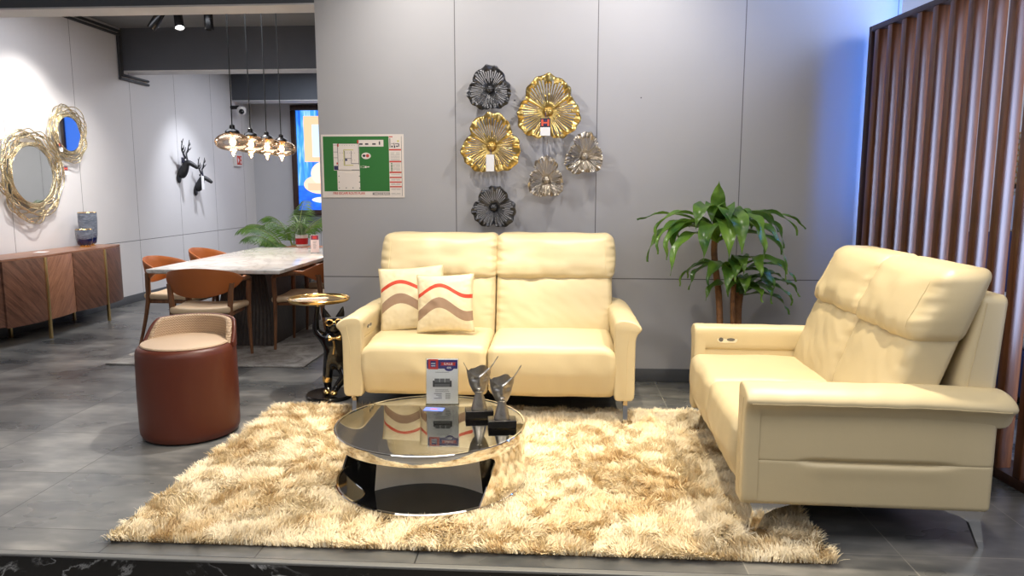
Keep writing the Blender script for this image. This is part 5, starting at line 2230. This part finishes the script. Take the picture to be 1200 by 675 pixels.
# pedestal: two flared fins of vertical staves crossing under the top
mb = MB()
rings = []
for z, hx, hy in ((0.0, 0.285, 0.66), (0.03, 0.284, 0.655), (0.30, 0.245, 0.56), (0.52, 0.205, 0.52), (0.694, 0.17, 0.50)):
    ring = []
    N_ = 30
    for k in range(4):
        for i in range(N_):
            t = -1 + 2 * i / N_
            u, v = [(t, -1), (1, t), (-t, 1), (-1, -t)][k]
            fl = 1 - 0.012 * (i % 2)
            ring.append((u * hx * fl, v * hy * fl, z))
    rings.append(ring)
loft(mb, rings)
mb.build('pedestal', M_smoke, dt)
mb = MB()
rbox(mb, (0.74, 1.5, 0.02), (0, 0, TBZ - 0.014 - 0.034 - 0.01), r=0.003, k=1)
mb.build('top_plate', M_smoke, dt)

sg = thing('menu_stand', 'slim clear acrylic sign holder standing on the far end of the marble table', 'sign holder', (-2.475, 7.22, TBZ), R(8))
mb = MB()
rbox(mb, (0.090, 0.004, 0.185), (0, 0, 0.0945), r=0.001, k=1)
rbox(mb, (0.090, 0.06, 0.003), (0, 0.0, 0.0015), r=0.001, k=1)
mb.build('holder', M_acryl, sg)
mb = MB()
Mg = Matrix.Translation((0, -0.0026, 0)) @ Euler((R(90), 0, 0)).to_matrix().to_4x4()
rect(mb, -0.042, 0.008, 0.042, 0.186, Mg, 0, 0)
rect(mb, -0.038, 0.138, 0.038, 0.182, Mg, 1, 0.0004)
rect(mb, -0.020, 0.146, 0.022, 0.174, Mg, 2, 0.0008)
for k in range(6):
    rect(mb, -0.018, 0.118 - k * 0.014, 0.016 - 0.004 * (k % 3), 0.122 - k * 0.014, Mg, 3, 0.0004)
mb.build('card', [plain('pale pink card', srgb(232, 214, 214), 0.6), plain('maroon print', srgb(126, 58, 92), 0.6), M_redp, M_greyp], sg)

# ------------------------------------------------------------------ DINING CHAIRS
M_oak = wood('brown ash', srgb(82, 52, 34), srgb(142, 96, 62), 0.42, (18, 18, 1.5))
M_orange = leather('cognac leather', srgb(166, 92, 42), 0.38, 0.92)
M_seat = leather('sand leather', srgb(206, 180, 146), 0.45, 0.95)


def dining_chair():
    root = thing('dining_chair', 'x', 'chair', (0, 0, 0), 0, 'dining chairs with curved cognac backs')
    # +y is the front of the chair
    mb = MB()

    def f_seat(p):
        x, y, z = p
        k = 0.90 + 0.10 * smooth01((y + 0.22) / 0.44)
        return (x * k, y, z + 0.012 * (x / 0.24) ** 2 - 0.010 * math.cos(y * 6) * (1 if z > 0 else 0.5) + 0.012 * smooth01((y - 0.1) / 0.14) * -1)
    rbox(mb, (0.51, 0.47, 0.055), (0, 0.0, 0.435), r=0.024, n=(10, 10, 1), k=4, fn=f_seat)
    mb.build('seat', M_seat, root)
    mb = MB()
    rbox(mb, (0.43, 0.40, 0.03), (0, 0.0, 0.395), r=0.006, k=1)
    mb.build('seat_frame', M_oak, root)
    # backrest: a shell wrapping round the back whose ends taper into the arms
    mb = MB()
    n = 40
    rings = []
    for i in range(n + 1):
        t = -1 + 2 * i / n
        a = t * R(100)
        cx = 0.285 * math.sin(a)
        cy = -0.03 - 0.245 * math.cos(a)
        hh = 0.105 * max(0.0, math.cos(min(abs(t) * 1.22, 1.0) * PI / 2)) ** 0.85 + 0.014
        cz = 0.692 - 0.030 * (1 - abs(t) ** 1.5) - 0.012 * abs(t)
        th = 0.014
        nx, ny = math.sin(a), -math.cos(a)
        ring = []
        for k in range(14):
            b = 2 * PI * k / 14
            sq = math.copysign(abs(math.cos(b)) ** 0.6, math.cos(b))
            sz = math.copysign(abs(math.sin(b)) ** 0.8, math.sin(b))
            lean = -0.22 * sz * hh
            ring.append((cx + nx * (th * sq - lean * 0.5), cy + ny * (th * sq - lean * 0.9), cz + hh * sz))
        rings.append(ring)
    loft(mb, rings)
    mb.build('backrest', M_orange, root)
    for sx in (-1, 1):
        # wooden arm: from the rear leg forward under the leather to the front leg
        mb = MB()
        c = catmull([(sx * 0.235, -0.165, 0.645), (sx * 0.272, -0.06, 0.668), (sx * 0.282, 0.06, 0.667), (sx * 0.268, 0.17, 0.650), (sx * 0.252, 0.205, 0.622)], 6)
        tube(mb, c, [0.017 + 0.005 * math.sin(PI * i / (len(c) - 1)) for i in range(len(c))], 10)
        mb.build('arm', M_oak, root)
        mb = MB()
        c = catmull([(sx * 0.250, 0.215, 0.0), (sx * 0.246, 0.205, 0.22), (sx * 0.246, 0.200, 0.42), (sx * 0.252, 0.202, 0.56), (sx * 0.258, 0.200, 0.632)], 6)
        tube(mb, c, [lerp(0.012, 0.021, min(1, i / (len(c) - 1) * 1.5)) for i in range(len(c))], 12)
        mb.build('leg', M_oak, root)
        mb = MB()
        c = catmull([(sx * 0.262, -0.275, 0.0), (sx * 0.240, -0.225, 0.22), (sx * 0.222, -0.195, 0.42), (sx * 0.228, -0.185, 0.56), (sx * 0.236, -0.178, 0.65)], 6)
        tube(mb, c, [lerp(0.012, 0.022, min(1, i / (len(c) - 1) * 1.5)) for i in range(len(c))], 12)
        mb.build('leg', M_oak, root)
    return root


ch0 = dining_chair()
spots_ = [(-2.80, 5.60, 7, 'cognac backed dining chair at the near short end of the marble table, behind the stool'),
          (-3.40, 6.30, -90, 'cognac backed dining chair at the left side of the marble table, nearer the stool'),
          (-3.45, 7.20, -90, 'cognac backed dining chair at the left side of the marble table, further along the wall'),
          (-2.235, 6.26, 92, 'cognac backed dining chair at the right of the marble table, beside the gold tray table'),
          (-2.26, 7.15, 90, 'cognac backed dining chair far right of the marble table, half hidden by the wall')]
for i, (x, y, a, lab) in enumerate(spots_):
    o = ch0 if i == 0 else copy_tree(ch0)
    o.location = (x, y, 0.015)
    o.rotation_euler = (0, 0, R(a))
    o['label'] = lab

# ------------------------------------------------------------------ PENDANT LAMPS
def amber_glass():
    t = NT('amber lamp glass')
    tr = t.n('ShaderNodeBsdfTransparent')
    gl = t.n('ShaderNodeBsdfGlossy')
    gl.inputs['Color'].default_value = (1.0, 0.9, 0.75, 1)
    gl.inputs['Roughness'].default_value = 0.04
    lw = t.n('ShaderNodeLayerWeight')
    lw.inputs['Blend'].default_value = 0.5
    cr = t.ramp(lw.outputs['Facing'], [(0.0, (0.97, 0.92, 0.86, 1)), (0.6, (0.90, 0.80, 0.69, 1)), (1.0, (0.58, 0.45, 0.34, 1))])
    t.l(cr, tr.inputs[0])
    mx = t.n('ShaderNodeMixShader')
    t.l(t.math('ADD', 0.05, t.math('MULTIPLY', lw.outputs['Fresnel'], 0.5)), mx.inputs[0])
    t.l(tr.outputs[0], mx.inputs[1])
    t.l(gl.outputs[0], mx.inputs[2])
    t.l(mx.outputs[0], t.out.inputs['Surface'])
    return t.m


M_amber = amber_glass()
M_bulb = emit('lit bulb', (1.0, 0.72, 0.42, 1), 22.0)
M_cord = plain('black cord', srgb(20, 20, 22), 0.6)


def pendant(cord_top):
    root = thing('pendant_lamp', 'x', 'pendant lamp', (0, 0, 0), 0, 'amber glass pendants over the dining table')
    mb = MB()
    prof = [(0.018, -0.088), (0.026, -0.070), (0.075, -0.062), (0.118, -0.045), (0.142, -0.018), (0.147, 0.005), (0.140, 0.030), (0.115, 0.056), (0.080, 0.074), (0.052, 0.082)]
    prof = [(p.x, p.z) for p in catmull([(a, 0, b) for a, b in prof], 4)]
    inner = [(r_ - 0.003, z) for r_, z in prof]
    lathe(mb, prof, 48)
    mb.build('glass_shade', M_amber, root, sharp=None)
    mb = MB()
    lathe(mb, [(0.0, -0.115), (0.006, -0.110), (0.012, -0.098), (0.022, -0.088), (0.020, -0.080), (0.0, -0.078)], 20)
    mb.build('finial', M_amber, root)
    mb = MB()
    lathe(mb, [(0.0, 0.080), (0.060, 0.080), (0.062, 0.086), (0.056, 0.100), (0.036, 0.112), (0.024, 0.118), (0.022, 0.145), (0.010, 0.152), (0.0, 0.153)], 32)
    mb.build('cap', M_blackwood, root)
    mb = MB()
    lathe(mb, [(0.0, 0.045), (0.014, 0.045), (0.014, 0.08), (0.0, 0.08)], 16)
    mb.build('socket', M_brass, root)
    mb = MB()
    lathe(mb, [(0.0, -0.030), (0.012, -0.026), (0.024, -0.008), (0.026, 0.008), (0.018, 0.030), (0.012, 0.045), (0.0, 0.046)], 20)
    mb.build('bulb', M_bulb, root)
    mb = MB()
    tube(mb, [(0, 0, 0.15), (0.002, 0, 0.4), (0, 0, cord_top)], 0.0055, 6)
    mb.build('cord', M_cord, root)
    mb = MB()
    lathe(mb, [(0.0, cord_top - 0.02), (0.030, cord_top - 0.02), (0.034, cord_top - 0.012), (0.034, cord_top), (0.0, cord_top)], 24)
    mb.build('ceiling_rose', M_blackwood, root)
    return root


pd0 = pendant(3.279 - 1.785)
for i, lab in enumerate(('amber glass pendant lamp nearest to the camera, leftmost of the four over the table', 'amber glass pendant lamp second from the left over the dining table',
                         'amber glass pendant lamp third from the left over the dining table', 'amber glass pendant lamp furthest right over the table, beside the lit poster')):
    o = pd0 if i == 0 else copy_tree(pd0)
    o.location = (-2.80, 6.17 + 0.367 * i, 1.785)
    o['label'] = lab
    l = bpy.data.lights.new('bulb_light', 'POINT')
    l.energy = 7
    l.color = (1.0, 0.75, 0.48)
    l.shadow_soft_size = 0.03
    ol = bpy.data.objects.new('bulb_light', l)
    COL.objects.link(ol)
    ol.location = (-2.80, 6.17 + 0.367 * i, 1.70)

# ------------------------------------------------------------------ TRACK SPOTS ON THE CEILING
mb = MB()
rbox(mb, (2.6, 0.035, 0.03), (-3.55, 7.37, 3.265), r=0.003, k=1)
tag(mb.build('lamp_track', M_blackwood), 'black lamp track fixed on the ceiling above the dining table', 'lamp track')
M_lamp = emit('lit lamp face', (1.0, 0.95, 0.88, 1), 60.0)
for i, (x, dirv, lab, lit) in enumerate(((-4.07, (-0.62, -0.15, -1), 'black track spotlight tilted to the left, leftmost of the three', False),
                                    (-3.84, (0.30, -0.42, -1), 'black track spotlight shining towards the room, in the middle of the three', True),
                                    (-3.53, (0.0, 0.02, -1), 'black track spotlight hanging straight down, rightmost of the three', False))):
    root = thing('track_spotlight', lab, 'spotlight', (x, 7.37, 3.25), 0, 'track spotlights over the dining table')
    mb = MB()
    tube(mb, [(0, 0, 0), (0, 0, -0.08)], 0.012, 8)
    rbox(mb, (0.09, 0.03, 0.02), (0, 0, -0.005), r=0.003, k=1)
    mb.build('bracket', M_blackwood, root)
    q = Vector(dirv).to_track_quat('Z', 'Y')
    M = Matrix.Translation((0, 0, -0.17)) @ q.to_matrix().to_4x4()
    mb = MB()
    lathe(mb, [(0.0, -0.13), (0.038, -0.13), (0.042, -0.125), (0.044, 0.10), (0.042, 0.105), (0.039, 0.10), (0.037, 0.08), (0.0, 0.078)], 28, M=M)
    mb.build('housing', M_blackwood, root)
    mb = MB()
    lathe(mb, [(0.0, 0.084), (0.036, 0.084), (0.036, 0.088), (0.0, 0.09)], 24, M=M)
    mb.build('lens', M_lamp if lit else plain('frosted lens', srgb(190, 186, 178), 0.4), root)

# ------------------------------------------------------------------ PLANTS BEHIND THE TABLE
M_palm = leaf_mat('palm frond', srgb(60, 98, 40), srgb(120, 158, 66), 0.4)
M_palmstem = plain('palm stem', srgb(134, 150, 74), 0.5)


def frond(mb, mbs, base, az, L, rise, droop, seed, nl=26, ll=0.30):
    p = Vector(base)
    el = rise
    n = 20
    pts = []
    dirs = []
    for i in range(n + 1):
        t = i / n
        d = Vector((math.cos(az) * math.cos(el), math.sin(az) * math.cos(el), math.sin(el)))
        pts.append(p.copy())
        dirs.append(d)
        p = p + d * (L / n)
        el -= droop / n * (0.2 + 1.6 * t)
    tube(mbs, pts, [lerp(0.009, 0.002, i / n) for i in range(n + 1)], 6)
    rng = random.Random(seed)
    for k in range(nl):
        t = 0.34 + 0.66 * k / (nl - 1)
        i = min(n - 1, int(t * n))
        q = pts[i].lerp(pts[i + 1], t * n - i)
        d = dirs[i]
        sidev = d.cross(Vector((0, 0, 1)))
        if sidev.length < 1e-3:
            sidev = Vector((1, 0, 0))
        sidev.normalize()
        up = sidev.cross(d)
        ln = ll * (0.55 + 0.45 * math.sin(PI * min(1, (t - 0.34) / 0.66 + 0.15))) * rng.uniform(0.9, 1.1)
        for s in (-1, 1):
            dd = (sidev * s * 0.62 + d * 0.55 + Vector((0, 0, -0.28))).normalized()
            m_ = q + dd * ln * 0.5 + Vector((0, 0, -0.010))
            e = q + dd * ln + Vector((0, 0, -0.10 * ln / 0.3))
            w_ = d * 0.009
            mb.add([q - w_ * 0.5, q + w_ * 0.5, m_ + w_, e, m_ - w_], [(0, 1, 2, 3, 4)])


palm = thing('areca_palm', 'green areca palm in a planter behind the marble dining table', 'potted plant', (-3.35, 8.95, 0))
mb = MB()
mbs = MB()
rng = random.Random(21)
for i, (az, L, rise, dr) in enumerate(((172, 0.80, 66, 95, ), (150, 0.85, 74, 95), (200, 0.78, 62, 90), (95, 0.9, 78, 60), (40, 0.95, 66, 80), (10, 0.95, 60, 85), (300, 0.85, 70, 95), (250, 0.8, 74, 100), (225, 0.66, 56, 80), (185, 0.52, 48, 60))):
    frond(mb, mbs, (rng.uniform(-0.09, 0.09), rng.uniform(-0.06, 0.06), 0.50), R(az), L, R(rise), R(dr), i, 22, 0.22)
mb.build('foliage', M_palm, palm, sharp=None)
mbs.build('stems', M_palmstem, palm)
mb = MB()
rbox(mb, (0.56, 0.34, 0.52), (0, 0, 0.26), r=0.02, k=2)
mb.build('planter', plain('grey planter', srgb(88, 92, 96), 0.5), palm)

cb = thing('console_table', 'low wooden console standing behind the far end of the marble table', 'console table', (-2.83, 8.55, 0))
mb = MB()
rbox(mb, (0.9, 0.34, 0.03), (0, 0, 0.685), r=0.004, k=1)
mb.build('top', plain('orange brown wood', srgb(176, 112, 70), 0.45, var=0.2, vscale=6), cb)
for sx in (-1, 1):
    mb = MB()
    rbox(mb, (0.03, 0.3, 0.67), (sx * 0.42, 0, 0.335), r=0.003, k=1)
    mb.build('leg', M_blackwood, cb)
fp = thing('potted_grass_plant', 'white pot with a red band and thin green leaves standing on the console', 'potted plant', (-3.09, 8.55, 0.70))
fp.scale = (0.78, 0.78, 0.80)
mb = MB()
lathe(mb, [(0.0, 0.0), (0.072, 0.0), (0.085, 0.01), (0.098, 0.17), (0.102, 0.18), (0.092, 0.18), (0.085, 0.15), (0.0, 0.15)], 32)
mb.build('pot', plain('white glazed pot', srgb(226, 226, 226), 0.3), fp)
mb = MB()
lathe(mb, [(0.0885, 0.04), (0.0915, 0.04), (0.0985, 0.13), (0.0955, 0.13)], 32, closed=True)
mb.build('red_band', plain('red glaze', srgb(178, 32, 40), 0.35), fp)
mb = MB()
rng = random.Random(5)
for i in range(46):
    strap_leaf(mb, (rng.uniform(-0.04, 0.04), rng.uniform(-0.04, 0.04), 0.15), rng.uniform(0, 6.28), rng.uniform(0.22, 0.42), R(rng.uniform(45, 82)), R(rng.uniform(20, 95)), 0.005, i, 0.1)
mb.build('foliage', leaf_mat('pale thin leaf', srgb(110, 146, 92), srgb(196, 212, 176), 0.45), fp, sharp=None)
bpy.context.view_layer.update()
